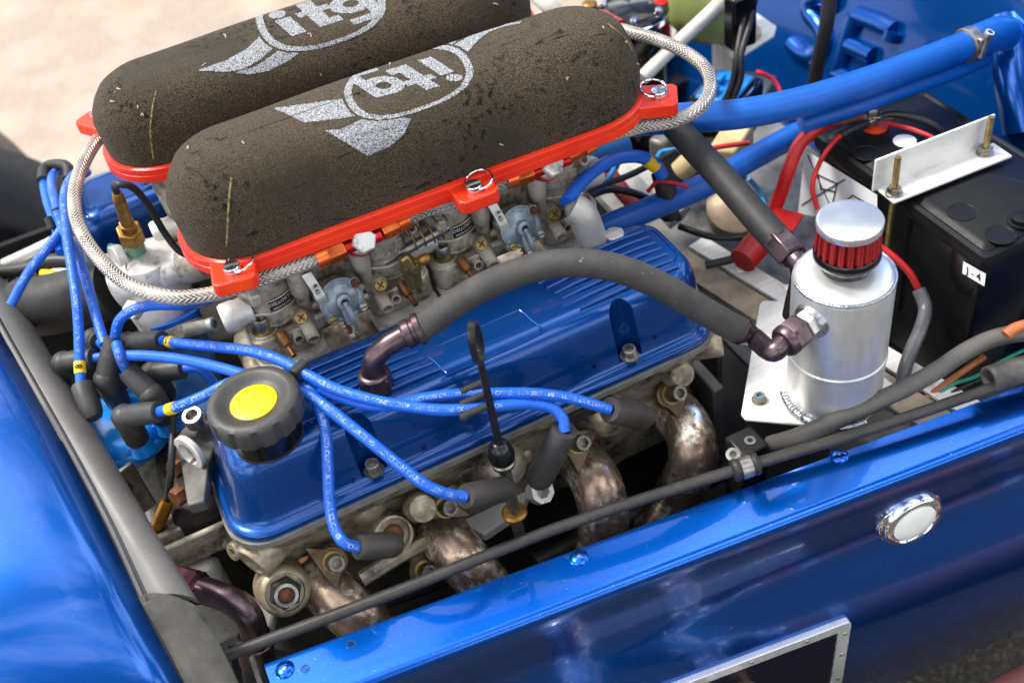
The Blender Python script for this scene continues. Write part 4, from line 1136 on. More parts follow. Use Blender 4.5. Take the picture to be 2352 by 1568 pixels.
# breather filter on top
T_ = cc + V((.002, .001, HC - .002))
b = B(); b.lathe(T_, Z, [(.0185, 0), (.0185, .003), (.0168, .004), (.0168, .014), (.018, .0145)], 40); ck = b.obj('filter_clamp', STEEL, can)
b = B(); b.lathe(T_, Z, [(.0186, .0005), (.0192, .0015), (.0186, .003)], 40); b.obj('clamp_band', BLACKM, ck)
b = B(); b.lathe(T_, Z, [(.0165, .0125), (.0248, .0125), (.0262, .0145), (.0262, .020), (.0252, .0215), (.0225, .022)], 48); b.obj('filter_base', PLASTIC, can)
nf = 21
def pleat(r, h, q):
    return r * (1 - .17 * (1 - abs(math.cos(q * nf / 2)) ** .7))
b = B(); b.lathe(T_, Z, [(.0248, .0205), (.0242, .03), (.0238, .044)], nf * 12, rfun=pleat); b.obj('pleats', REDC, can)
for k in range(nf):
    q = 2 * math.pi * k / nf; d = V((math.cos(q), math.sin(q), 0))
    b = B(); b.tube([T_ + d * .0248 + Z * .0205, T_ + d * .0243 + Z * .030, T_ + d * .0239 + Z * .0440], .0009, 5, 2); b.obj('pleat_ridge', REDC, can)
b = B(); b.lathe(T_, Z, [(.0235, .0425), (.0253, .043), (.0256, .0445), (.0256, .0485), (.0250, .0495), (.022, .0502), (0, .0505)], 56); b.obj('chrome_cap', SCHROME, can)

# ================================================================ grey breather hose from rocker cover to can
br = thing('breather_hose', 'thick grey ribbed rubber hose arching from rocker cover to catch can', 'hose', at(868, 885, .07))
n0 = at(868, 890, .0695)
b = B(); b.lathe(n0, Z, [(.0142, 0), (.0142, .012), (.0132, .0145), (.0112, .015), (.0112, .017)], 6, e1=V((.6, -1, 0))); b.obj('hex_nut', PURPLE, br, bevel=.0008)
b = B(); b.lathe(n0, Z, [(.0128, .0125), (.0128, .0165), (.0115, .018), (.0098, .0185)], 32); b.obj('nut_collar', PURPLE, br)
ce = aty(958, 758, n0.y - .006); hd = ce - n0; hh = V((hd.x, hd.y, 0)); HL = hh.length; hh.normalize()
el = [n0 + Z * .012, n0 + Z * .020, n0 + Z * (.020 + (hd.z - .020) * .45) + hh * HL * .12, n0 + Z * (.020 + (hd.z - .020) * .78) + hh * HL * .42, n0 + Z * (.020 + (hd.z - .020) * .92) + hh * HL * .70, ce]
b = B(); b.tube(el, .0090, 22, 6); b.obj('elbow', PURPLE, br)
d = (el[-1] - el[-2]).normalized(); c = el[-1]
b = B(); b.lathe(c - d * .010, d, [(.0102, -.002), (.0118, 0), (.0118, .005), (.0108, .006), (.0108, .0085), (.0136, .0095), (.0136, .0135), (.012, .015)], 36); b.obj('hose_collar', PURPLE, br)
ys = n0.y
HP = [c + d * .003, aty(1010, 722, ys - .010), aty(1085, 672, ys - .015), aty(1165, 635, ys - .022), aty(1250, 610, ys - .034), aty(1340, 604, ys - .044), aty(1430, 620, ys - .056), aty(1520, 658, ys - .068), aty(1600, 704, ys - .078), aty(1665, 742, ys - .086), aty(1702, 760, ys - .09)]
b = B(); b.tube(HP, .0112, 26, 8, uv=True); b.obj('hose_body', RIB, br)
d = (HP[-1] - HP[-2]).normalized(); c = HP[-1]
b = B(); b.lathe(c - d * .004, d, [(.0115, 0), (.012, .001), (.0115, .006), (.0098, .009), (.0092, .014)], 32); b.obj('hose_end', PURPLE, br)
pe = pc_ + pd * .036
b = B(); b.tube([c + d * .004, c + d * .013, pe + pd * .007 - Z * .001, pe - pd * .002, pe - pd * .012], .0085, 20, 6); b.obj('bent_stem', PURPLE, br)
b = B(); b.lathe(pc_, pd, [(.0118, .0105), (.0130, .0115), (.0130, .0125), (.0142, .0135), (.0142, .0255), (.0130, .0275), (.0125, .031), (.0108, .033)], 6, e1=V((0, -.5, 1))); b.obj('swivel_nut', PURPLE, br, bevel=.0012)
b = B(); b.lathe(pc_, pd, [(.0135, .0268), (.0132, .0315), (.0118, .0335), (.0095, .034)], 32); b.obj('nut_collar', PURPLE, br)
b = B(); q = pc_ + pd * .022 + V((-.18, -.62, .76)).normalized() * .0128; b.cyl(q, q + V((-.18, -.62, .76)) * .0012, .0012, n=10); b.obj('nut_hole', INK, br)

# ================================================================ plain black hose from behind to the can
bh = thing('drain_hose', 'straight black rubber hose running from the blue hoses to the catch can', 'hose', cc)
k0 = cc + V((-.012, .046, .07))
bp_ = [at(1545, 285, .10), at(1600, 345, .10), at(1665, 415, .098), at(1730, 490, .092), at(1790, 556, .085)]
b = B(); b.tube(bp_, .0128, 22, 6); b.obj('hose_body', RUBBER, bh)
d = (bp_[-1] - bp_[-2]).normalized(); c = bp_[-1]
b = B(); b.lathe(c - d * .004, d, [(.0135, 0), (.014, .001), (.014, .022), (.0125, .024)], 6); b.obj('hex_union', PURPLE, bh, bevel=.0008)
b = B(); b.tube([c + d * .018, c + d * .03, cc + V((-.02, .036, .075))], .009, 16, 4); b.obj('union_stem', PURPLE, bh)

# ================================================================ blue coolant hoses
def blue(label, pts, r, m=SILI):
    o = B().tube(pts, r, 26, 8).obj('coolant_hose', m); tag(o, label, 'hose', 'blue coolant hoses'); return o
zh = .105
up = thing('coolant_hose', 'thick blue coolant hose sweeping up to the bulkhead, clamped at its end', 'hose', at(1500, 275, zh), 'blue coolant hoses')
UP = [at(1380, 290, .09), at(1450, 280, zh), at(1560, 272, zh), at(1700, 262, zh), at(1850, 232, zh), at(2000, 186, zh), at(2120, 143, zh), at(2225, 103, zh)]
b = B(); b.tube(UP, .0142, 28, 8); b.obj('hose_body', SILI, up)
d = (UP[-1] - UP[-2]).normalized(); c = UP[-1]
b = B(); b.tube([c, c + d * .018, c + d * .034, c + d * .046 - Z * .004], lambda t: .0152 if t < .1 else .0165, 28, 4); b.obj('hose_cuff', SILI, up)
b = B(); b.lathe(c - d * .004, d, [(.0158, -.001), (.0172, 0), (.0172, .0085), (.0158, .0095)], 40); cl_ = b.obj('clamp_band', STEEL, up)
q = c + V((.002, -.012, .006)); b = B(); b.cyl(q + V((.002, -.005, .009)), q + V((-.002, -.004, -.012)), .0042, n=12); b.obj('clamp_screw', STEEL, cl_)
b = B(); b.bolt(q + V((.002, -.005, .008)), V((.2, -.3, 1)), .0052, .006, sock=True); b.obj('clamp_head', STEEL, cl_)
b = B(); b.box(q + V((0, -.003, 0)), (.012, .007, .016)); b.obj('clamp_housing', STEEL, cl_, bevel=.0015)
blue('thinner blue pipe tucked below the thick hose near the bulkhead', [at(1840, 285, .075), at(1960, 245, .078), at(2080, 202, .08), at(2200, 158, .08), at(2262, 130, .078)], .0098)
blue('blue coolant hose passing low behind the near rocker cover', [at(1180, 590, .0), at(1290, 566, .01), at(1390, 522, .018), at(1500, 477, .022), at(1620, 425, .026), at(1740, 357, .03), at(1850, 302, .036), at(1980, 270, .05)], .0122)
blue('short old blue hose in the shade behind the right carburettor', [at(1230, 430, .06), at(1330, 380, .055), at(1420, 330, .05)], .02, SILIOLD)

# ================================================================ battery
bat = thing('battery', 'glossy black car battery with recessed lid in front of the bulkhead', 'battery', (.52, .03, -.12))
zt = .05; n_ = at(2290, 578, zt); f_ = at(1843, 310, zt)
bx0, bx1, by0, by1 = (n_.x + f_.x) / 2, (n_.x + f_.x) / 2 + .135, n_.y, f_.y
def bl(z, ins, r=.006): return [V((x, y, z)) for x, y in rrect(bx0 + ins, bx1 - ins, by0 + ins, by1 - ins, r, 4)]
b = B(); b.rings([bl(-.13, .005), bl(zt - .016, .004)]); case = b.obj('case', PLASTIC, bat)
b = B(); b.rings([bl(zt - .0175, .001), bl(zt - .014, 0), bl(zt - .008, 0), bl(zt - .004, .001), bl(zt - .0025, .005), bl(zt - .004, .008), bl(zt - .002, .011), bl(zt, .014)]); lid = b.obj('lid', BATTOP, bat)
for (u, v) in ((1990, 352), (2210, 487), (2298, 540), (2090, 430)):
    p = at(u, v, zt); b = B(); b.lathe(p, Z, [(.0128, -.0005), (.0128, .0006), (.0118, .0009), (.0112, .0004), (0, .0004)], 32); b.obj('cell_plug', BATTOP, lid)
p = at(2345, 510, zt); b = B(); b.lathe(p, Z, [(.011, 0), (.011, .0015), (.0085, .002), (.0085, .006), (.004, .0075), (0, .0075)], 24); b.obj('terminal', BATTOP, lid)
p = at(2078, 324, zt + .0005); b = B(); b.lathe(p, Z, [(.0108, -.0003), (.0108, .0004), (0, .0004)], 32); b.obj('white_dot', WHITE, lid)
p = at(2010, 292, zt + .0005); b = B(); b.lathe(p, Z, [(.0125, -.0003), (.0125, .0012), (.011, .002), (0, .002)], 32); b.obj('terminal_disc', mat('orange_red_disc', 'e2451a', .45), lid)
# recycling label on the left face, J-4 sticker on the same face further right
def on_left(u, v): return atx(u, v, bx0 + .0035)
lb = [on_left(u, v) for u, v in ((1850, 343), (2016, 447), (2016, 520), (1834, 490))]
b = B(); b.add([p - X * .0006 for p in lb], [(0, 1, 2, 3)]); lab = b.obj('recycling_label', WHITE, case, ang=None)
def line(a, c, w=.0007, par=None):
    p, q = on_left(*a) - X * .0009, on_left(*c) - X * .0009
    b = B(); b.cyl(p, q, w, n=6); b.obj('label_line', INK, par or lab)
for a, c in (((1843, 470), (1942, 412)), ((1856, 355), (1912, 480)), ((1878, 400), (1925, 422)), ((1880, 397), (1888, 440)), ((1925, 420), (1912, 475)), ((1886, 432), (1920, 440)), ((1940, 465), (1960, 448)), ((1960, 448), (1985, 462)), ((1985, 462), (1988, 476)), ((1936, 462), (1946, 470))): line(a, c)
sk = [atx(u, v, bx0 + .0035) for u, v in ((2214, 599), (2266, 628), (2262, 657), (2211, 627))]
b = B(); b.add([p - X * .0006 for p in sk], [(0, 1, 2, 3)]); stc = b.obj('sticker', WHITE, case, ang=None)
ex_ = (sk[1] - sk[0]).normalized(); ey_ = (sk[0] - sk[3]).normalized(); ey_ = (ey_ - ex_ * ey_.dot(ex_)).normalized()
flat_text('sticker_text', 'J - 4', sum(sk, V()) / 4 - X * .0007, ex_, ey_, .0105, INK, stc, bold=.01)
# hold down angle and studs
hb = thing('battery_clamp', 'pale aluminium angle bracket with two threaded studs across the battery', 'bracket', at(2150, 400, zt))
c0, c1 = at(2003, 440, zt + .004), at(2271, 335, zt + .004); ex = (c1 - c0); L_ = ex.length; ex.normalize(); ey = Z.cross(ex).normalized()
b = B(); b.box(c0 + ex * L_ / 2 + Z * .0175, (L_, .0026, .034), (ex, ey, Z)); b.obj('upright_flange', ALU, hb, bevel=.0006)
b = B(); b.box(c0 + ex * (L_ / 2 + .004) - ey * .0135 + Z * .0013, (L_, .025, .0026), (ex, ey, Z)); b.obj('flat_flange', ALU, hb, bevel=.0006)
for (u, v, zz) in ((2053, 442, 0), (2262, 350, 0)):
    p = at(u, v, zt + .008)
    b = B(); b.cyl(V((p.x, p.y, -.1)), V((p.x, p.y, zt + .046)), .0028, n=12); sd_ = b.obj('threaded_stud', GOLDZ, hb)
    pth = [V((p.x + .0028 * math.cos(k * 1.05), p.y + .0028 * math.sin(k * 1.05), zt + .012 + k * .0002)) for k in range(165)]
    b = B(); b.tube(pth, .0004, 4, 1); b.obj('thread', GOLDZ, sd_)
    b = B(); b.lathe(V((p.x, p.y, zt + .0068)), Z, [(.0078, 0), (.0078, .0014), (.005, .0016)], 24); b.obj('washer', STEEL, sd_)
    b = B(); b.bolt(V((p.x, p.y, zt + .0082)), Z, .0064, .006, sock=False); b.obj('nut', STEEL, sd_)

# ================================================================ cables at the battery
def cable(name, label, pts, r, m, cat='cable', group=None, n=12):
    o = B().tube(pts, r, n, 6).obj(name, m); tag(o, label, cat, group); return o
term = at(2000, 280, zt + .006)
lug_ = thing('battery_terminal', 'plated terminal bolt and lugs on the battery corner', 'terminal', term)
b = B(); b.cyl(term - Z * .004, term + Z * .014, .0045, n=12); b.obj('post', STEEL, lug_)
b = B(); b.bolt(term + Z * .010, Z, .0075, .007, n=6, sock=True); b.obj('hex_head', STEEL, lug_)
b = B(); b.box(term + Z * .004, (.024, .014, .004)); b.obj('lug', STEEL, lug_, bevel=.001)
b = B(); b.box(term + Z * .007 + V((.01, -.008, 0)), (.024, .01, .003), (V((.8, -.6, 0)), V((.6, .8, 0)), Z)); b.obj('lug', STEEL, lug_, bevel=.001)
cable('battery_cable', 'thick red battery cable curving down from the terminal', [at(1968, 268, .062), at(1925, 272, .066), at(1880, 292, .066), at(1838, 330, .058), at(1812, 390, .04), at(1795, 440, .015), at(1775, 490, -.01), at(1745, 550, -.03), at(1700, 600, -.045)], .0068, REDW, n=16)
bc1 = [o for o in bpy.data.objects if o.name == 'battery_cable'][0]
o = B().tube([at(1976, 266, .063), at(1950, 269, .066), at(1912, 276, .0665)], .0074, 12, 6).obj('tape_wrap', mat('stained_red_tape', '9a3a35', .6, 0, '574640', 200, spread=(.42, .58)), bc1)
cable('power_wire', 'thin red wire hanging over the battery label', [at(1985, 290, .06), at(1940, 305, .064), at(1900, 345, .06), at(1878, 385, .045), at(1866, 430, .03), at(1878, 480, .01)], .0024, REDW, group='red wires')
pw1 = [o for o in bpy.data.objects if o.name == 'power_wire'][0]
o = B().tube([at(1992, 284, .062), at(1965, 294, .064), at(1930, 312, .064)], .0042, 12, 6).obj('heat_shrink', WIREK, pw1)
cable('power_wire', 'red wire running right across the battery lid', [at(2035, 283, .058), at(2090, 295, .06), at(2140, 315, .058), at(2165, 330, .054)], .0022, REDW, group='red wires')
cable('taped_wire', 'black taped wire bundle looping right from the battery terminal', [at(2015, 270, .062), at(2050, 263, .066), at(2100, 270, .066), at(2145, 288, .06), at(2178, 320, .045)], .0036, WIREK)
cable('power_wire', 'red wire emerging beside the catch can filter', [at(2010, 560, .03), at(2050, 588, .02), at(2088, 625, .005), at(2112, 668, -.015)], .0033, REDW, group='red wires')
cable('loom_sleeve', 'grey plastic loom sleeve hanging beside the catch can', [at(2110, 664, -.014), at(2125, 705, -.025), at(2118, 745, -.03), at(2095, 800, -.035), at(2078, 850, -.042), at(2072, 900, -.055), at(2070, 960, -.075)], .0062, mat('grey_loom_sleeve', '4b4c50', .38, 0, '5a5b5f', 60, bump=.3, bscale=160), 'sleeve', n=14)
o = B().tube([at(1705, 600, -.03), at(1740, 560, -.025), at(1765, 540, -.02)], .014, 12, 4).obj('cutoff_switch', mat('dark_red_plastic', 'a51b1e', .4, 0, '8c1518', 30)); tag(o, 'dark red plastic cable boot behind the black hose', 'cable boot')
b = B(); b.box(at(1800, 505, .0), (.028, .03, .004), (V((.8, .5, 0)).normalized(), V((-.5, .8, 0)).normalized(), Z)); tag(b.obj('red_clip', REDW, bevel=.001), 'small bright red clip below the battery label', 'clip')

# aluminium footwell sheet with steps under the battery and behind the can
fw = thing('footwell_panel', 'bare aluminium footwell panel under the battery and catch can', 'panel', (.45, .05, -.13))
b = B(); b.box((.47, .14, -.16), (.30, .62, .006)); b.obj('sheet', OLDALU, fw, bevel=.001)
q0, q1 = at(1680, 600, -.05), at(2160, 890, -.05)
dd = (q1 - q0); LL = dd.length; dd.normalize(); nn_ = Z.cross(dd)
b = B(); b.box((q0 + q1) / 2 - Z * .003, (LL + .1, .022, .004), (dd, nn_, Z)); b.obj('flange', ALU, fw, bevel=.0006)
b = B(); b.box((q0 + q1) / 2 - Z * .034 - nn_ * .0, (LL + .1, .004, .062), (dd, nn_, Z)); b.obj('upstand', ALU, fw, bevel=.0006)
b = B(); b.box((q0 + q1) / 2 - Z * .004 - nn_ * .03, (LL + .1, .03, .003), (dd, nn_, Z)); b.obj('lower_flange', mat('sandy_aluminium', 'b09f88', .5, .4), fw)
for (u, v) in ((1808, 660), (1700, 620)):
    b = B(); b.dome(at(u, v, -.05), Z, .0045, .002, 14, 3); b.obj('rivet', ALU, fw)
b = B(); b.box((.27, .23, -.12), (.006, .34, .14)); b.obj('tunnel_side', OLDALU, fw, bevel=.001)

# ================================================================ pipes along the near panel
rod = thing('edge_rod', 'long thin black rod running along the edge of the side panel', 'rod', at(1200, 1255, -.035))
rp = [at(500, 1512, -.038), at(900, 1362, -.036), at(1300, 1205, -.034), at(1700, 1075, -.034), at(2000, 985, -.032), at(2310, 880, -.03)]
b = B(); b.tube(rp, .0049, 18, 8); b.obj('rod_bar', mat('satin_black_rod', '2f2d2b', .42, .1, '3a3835', 50, dirt='4d443b', dscale=70, drange=(.6, .72)), rod)
pc2 = at(1712, 1072, -.034); d = (rp[4] - rp[3]).normalized()
b = B(); b.lathe(pc2 - d * .012, d, [(.0055, 0), (.0090, .001), (.0098, .004), (.0088, .006), (.0088, .018), (.0098, .020), (.0090, .023), (.0055, .024)], 28); b.obj('rubber_bush', RUBBER, rod)
b = B(); b.lathe(pc2 - d * .005, d, [(.009, 0), (.0096, .0003), (.0096, .0097), (.009, .01)], 28); cb = b.obj('clip_band', STEEL, rod)
b = B(); b.lathe(pc2 + V((-.004, .012, .006)), V((-.2, -.4, .9)), [(.006, -.001), (.006, .001), (.0032, .0012), (.003, -.001)], 20); b.obj('clip_eye', STEEL, cb)
sl_ = B().tube([at(2270, 872, -.026), at(2320, 856, -.026), at(2420, 830, -.026)], .0115, 24, 3, caps=False).obj('foam_sleeve', mat('scuffed_sleeve', '3c3b39', .5, .1, '67645f', 45, spread=(.4, .7), bump=.2, bscale=300))
md = sl_.modifiers.new('t', 'SOLIDIFY'); md.thickness = .003; md.offset = -1
tag(sl_, 'scuffed black sleeve over the end of the thin rod', 'sleeve')
cable('grey_hose', 'thick grey rubber hose curving past the catch can towards the right edge', [at(1770, 1020, -.075), at(1830, 1003, -.055), at(1920, 965, -.038), at(2040, 910, -.03), at(2140, 858, -.026), at(2230, 800, -.022), at(2300, 772, -.02), at(2420, 758, -.018)], .0078, mat('grey_hose_rubber', '55524e', .5, 0, '605c57', 40, dirt='6d6459', dscale=60, drange=(.6, .75)), 'hose', n=24)  # mid-grey rubber mottled with brownish dirt
cable('brown_wire', 'brown wire crossing below the thick grey hose', [at(2105, 930, -.06), at(2160, 890, -.05), at(2215, 850, -.04), at(2260, 820, -.04)], .003, WIREB)
cable('green_wire', 'green wire curving beside the thick grey hose', [at(2130, 930, -.06), at(2180, 885, -.048), at(2240, 865, -.044), at(2290, 835, -.04), at(2360, 800, -.035)], .0019, WIREG)
cable('black_wire', 'thin black wire next to the green one', [at(2120, 935, -.06), at(2190, 900, -.052), at(2250, 870, -.048), at(2340, 830, -.045)], .0017, WIREK)
cable('brown_wire', 'brown cable end at the right edge above the grey hose', [at(2310, 770, 0), at(2330, 755, .003), at(2400, 735, .005)], .005, WIREB)
cable('red_wire', 'short pink red wire end below the thick grey hose', [at(2066, 940, -.065), at(2070, 915, -.06), at(2074, 890, -.058)], .003, mat('pink_red_wire', 'e0163f', .4))
cable('brown_wire', 'brown wire bowing beside the bulkhead at the right edge', [at(2325, 430, .0), at(2345, 415, .005), at(2390, 410, .0)], .004, WIREB)

# ================================================================ dipstick
dp = at(1180, 1170, -.06)
ds = thing('dipstick', 'black dipstick with flat ring handle standing in front of the rocker cover', 'dipstick', dp)
def dv(z): return V((dp.x, dp.y, z))
b = B(); b.tube([dv(-.11), dv(-.06), dv(-.02), dv(.004)], .0052, 16, 3); b.obj('guide_tube', mat('dull_zinc_tube', '77746b', .45, .7, '5d5a50', 120, dirt='3f3a30'), ds)
b = B(); b.lathe(dv(-.066), Z, [(.011, 0), (.0112, .003), (.009, .005), (.0055, .005)], 24); b.obj('seal_ring', BRASS, ds)
b = B(); b.lathe(dv(.0), Z, [(.0092, 0), (.0098, .001), (.0098, .004), (.0075, .006)], 28); b.obj('tube_flare', STEEL, ds)
b = B(); b.lathe(dv(.004), Z, [(.006, 0), (.0105, .004), (.0112, .010), (.0095, .018), (.0062, .0235), (.0045, .0245)], 28); b.obj('bung', mat('bung_black', '121212', .25), ds)
b = B(); b.rings([[dv(z) + V((a * w, c * .0016, 0)) for a, c in ((-1, -1), (1, -1), (1, 1), (-1, 1))] for z, w in ((.022, .003), (.07, .003), (.1, .0028), (.118, .0026))]); b.obj('blade', BLACKM, ds, bevel=.0006)
R_ = .0092; ax = V((-.80, .58, .12)).normalized(); e1 = Z; e2 = ax.cross(e1).normalized()
c = dv(.118) + Z * .021
ringp = []
for k in range(37):
    q = math.radians(10 * k); ringp.append((math.cos(q), math.sin(q)))
b = B(); b.rings([[c + e1 * (p * r * 2.1) + e2 * (s * r) + ax * h for r, h in ((R_ - .0010, -.0028), (R_ + .0006, -.0028), (R_ + .0006, .0028), (R_ - .0010, .0028))] for p, s in ringp[:-1]], closed=True); b.obj('ring_handle', mat('worn_black_steel', '2a2827', .35, .5, '57534e', 160, spread=(.55, .7)), ds, bevel=.0004)
# ================================================================ distributor and ignition leads
dz = .035
D0 = at(284, 985, -.008)
dist = thing('distributor', 'bright blue distributor cap with black angled boots behind the grey seal', 'distributor', D0)
b = B(); b.lathe(D0, Z, [(.030, -.06), (.030, -.02), (.036, -.016), (.041, -.012), (.046, -.006), (.046, .0), (.0448, .003), (.0425, .0045), (.0412, .009), (.039, .0135), (.035, .0165), (.028, .0182), (.012, .019), (0, .019)], 56); b.obj('cap_shell', DISTB, dist)
b = B(); b.lathe(D0, Z, [(.032, -.10), (.032, -.022), (.029, -.02)], 40); b.obj('body', CASTL, dist)
BT = [(280, 945), (237, 860), (343, 895), (288, 778), (346, 845), (140, 822), (210, 768)]
for (u, v) in BT:
    p = at(u, v, .05); b = B(); b.lathe(V((p.x, p.y, .012)), Z, [(.0115, -.012), (.0088, -.002), (.008, .012)], 20); b.obj('tower', DISTB, dist)
STR = 'MAGNECOR ELECTROSPORTS 80 - IGNITION CABLE - SS25 200T - METALLIC INDUCTANCE EMI SUPPRESSED CONDUCTOR - ALL SILICONE CONSTRUCTION'
RL = .0046
def ang_boot(par, u, v, end, r=.0105, z=.05):          # vertical boot on its tower, sleeve towards the lead
    top = at(u, v, z); top.z -= r * .6; base = V((top.x, top.y, .012)); up = Z; end = V(end); out = (end - top); L2 = out.length; out.normalize(); L1 = top.z - base.z
    b = B(); b.lathe(base, up, [(r * .86, 0), (r * 1.0, .003), (r * 1.04, L1 * .7), (r * 1.04, L1 + r * .3), (r * .8, L1 + r * .72), (r * .35, L1 + r * .95), (0, L1 + r)], 28); o = b.obj('angled_boot', BOOT, par)
    b = B(); b.lathe(top, out, [(r * .9, 0), (r * .95, r), (r * .92, L2 * .7), (r * .86, L2 * .98), (r * .75, L2), (RL, L2)], 28); b.obj('boot_sleeve', BOOT, o)
    return end
def str_boot(par, tip, mouth, r=.0095, m=BOOTB):
    tip, mouth = V(tip), V(mouth); d = (mouth - tip); L_ = d.length
    b = B(); b.lathe(tip, d, [(r * .35, -.006), (r * .75, -.0045), (r * .95, 0), (r * 1.02, .006), (r * 1.02, L_ * .55), (r * .97, L_ - .002), (r * .88, L_), (RL * 1.05, L_), (RL, L_ - .006)], 32); return b.obj('plug_boot', m, par)
def lead(label, pts, n_tag=None, tag_at=None, text=None, boots=(), rev=False, tstart=.0, turn=0.0, size=.0047, tagpos=None):
    root = thing('ignition_lead', label, 'ignition lead', pts[0], 'blue ignition leads')
    b = B(); b.tube(pts, RL, 16, 8); b.obj('cable', LEAD, root)
    for bt in boots:
        if bt[0] == 's': str_boot(root, *bt[1:])
        else: ang_boot(root, bt[1], bt[2], pts[0])
    if text: tube_text('print', text, pts, RL, tstart, size, LTEXT, root, rev=rev, turn=turn, bold=.012)
    if n_tag:
        path = smoothpath(pts, 8); L_ = 0; i = 1
        while i < len(path) - 1 and L_ < tag_at: L_ += (path[i] - path[i - 1]).length; i += 1
        d = (path[i] - path[i - 1]).normalized(); p = path[i]
        b = B(); b.lathe(p - d * .0055, d, [(RL + .0001, 0), (RL + .0006, .0002), (RL + .0006, .0108), (RL + .0001, .011)], 24); tg = b.obj('number_tag', YTAG, root)
        if n_tag != ' ':
            n = (VIEW - d * VIEW.dot(d)).normalized(); y = n.cross(d)
            ex, ey = (d, y)
            vs, fs = text2d(n_tag, .03); sz = .0085; w = max(v[0] for v in vs) / 2; b = B()
            out = []
            for (tx, ty) in vs:
                q = (ty - .35) * sz / (RL + .0006); out.append(p + d * ((tx - w) * sz) + (n * math.cos(q) + y * math.sin(q)) * (RL + .0009))
            b.add(out, fs); b.obj('tag_number', INK, tg, ang=None)
    return root
# lead 5, over the cover to the third plug
zc = .098
q5 = [at(373, 782, .06), at(420, 789, .08), at(500, 797, .09), at(575, 806, .098), at(640, 826, .103), at(700, 858, .103), at(770, 893, .098), at(850, 917, .09), at(930, 932, .083), at(1010, 941, .077), at(1090, 938, .07), at(1160, 930, .06), at(1225, 927, .05), at(1270, 938, .042), at(1293, 962, .034), at(1297, 990, .026)]
q5[0:0] = []
lead('blue ignition lead tagged 5, ending in the drooping dark boot', q5, '5', .014, STR, [('s', at(1238, 1100, -.03), at(1298, 985, .027), .0115, BOOT)], tstart=.028)
b0 = at(372, 778, .075); root5 = [o for o in bpy.data.objects if o.get('label', '').startswith('blue ignition lead tagged 5')][0]
ang_boot(root5, 288, 778, q5[0])
# lead to the fourth plug
q7 = [at(735, 890, .094), at(790, 915, .088), at(850, 930, .084), at(910, 930, .082), at(970, 915, .078), at(1050, 905, .073), at(1140, 903, .066), at(1220, 903, .058), at(1300, 912, .046), at(1360, 928, .034), at(1400, 940, .024)]
lead('blue ignition lead ending in the rightmost brown boot', q7, None, None, STR[10:], [('s', at(1478, 958, -.012), at(1400, 940, .024), .0115)], tstart=.075)
# lead to the second plug
q3 = [at(285, 816, .075), at(340, 817, .078), at(420, 826, .083), at(520, 848, .09), at(620, 880, .094), at(700, 902, .094), at(750, 935, .09), at(810, 982, .082), at(870, 1030, .07), at(930, 1078, .055), at(980, 1115, .042), at(1025, 1133, .03), at(1068, 1140, .018)]
lead('blue ignition lead crossing diagonally down to the boot beside the dipstick', q3, None, None, STR[:0] + STR, [('s', at(1160, 1122, -.012), at(1068, 1140, .018), .0105)], tstart=.19, size=.0055)
# lead 1 to the first plug
q1 = [at(366, 945, .056), at(407, 934, .07), at(470, 908, .078), at(530, 878, .085), at(610, 862, .09), at(690, 875, .093), at(730, 925, .088), at(748, 990, .072), at(753, 1070, .055), at(757, 1150, .035), at(768, 1210, .02), at(790, 1245, .012), at(822, 1256, .0)]
lead('blue ignition lead tagged 1, hanging down the front of the rocker cover', q1, '1', .0165, STR[:22], [('s', at(905, 1250, -.02), at(820, 1256, .0), .0105), ('a', 280, 945)], tstart=.025, size=.006)
r1 = [o for o in bpy.data.objects if o.get('label', '').startswith('blue ignition lead tagged 1')][0]
tube_text('print', STR[70:], q1, RL, .15, .0052, LTEXT, r1)
# leads to the far bank on the left
q8 = [at(186, 885, .05), at(183, 830, .062), at(181, 760, .08), at(176, 690, .098), at(166, 620, .11), at(156, 560, .118), at(150, 500, .122), at(148, 450, .12), at(163, 410, .11), at(190, 385, .1)]
lead('blue ignition lead tagged 8, rising along the left edge of the loop hose', q8, '8', .012, STR, [('s', at(212, 950, .035), at(187, 882, .05), .0098, BOOT)], tstart=.03, rev=False)
qa = [at(240, 790, .07), at(222, 730, .08), at(205, 670, .09), at(188, 615, .098), at(165, 565, .106), at(142, 520, .11), at(128, 470, .11), at(118, 425, .105), at(125, 398, .095), at(150, 385, .085)]
lead('blue ignition lead just right of the one tagged 8', qa, None, None, STR[9:], [], tstart=.02, rev=True)
qb = [at(25, 700, .07), at(60, 635, .085), at(105, 575, .1), at(145, 520, .11), at(162, 460, .112), at(168, 420, .108), at(200, 395, .095)]
lead('blue ignition lead slanting out over the grey seal at the left edge', qb, None, None, STR[30:], [], tstart=.02, rev=False)
qc = [at(140, 580, .095), at(128, 520, .1), at(108, 460, .1), at(102, 415, .096), at(115, 392, .088), at(140, 385, .08)]
lead('blue ignition lead leftmost in the clipped bundle below the black wing', qc)
qd = [at(264, 776, .072), at(275, 735, .092), at(305, 712, .1), at(345, 702, .1), at(420, 700, .09), at(480, 690, .07)]
lead('blue ignition lead arching from the tallest boot under the braided hose', qd, None, None, STR[20:40], [('a', 237, 860)], tstart=.005)
qe = [at(292, 850, .062), at(283, 835, .07), at(275, 815, .08), at(268, 790, .082)]
le_ = lead('short blue lead with the boot pointing down right on the distributor', qe, None, None, STR[60:70], [('a', 343, 895)], tstart=.002)
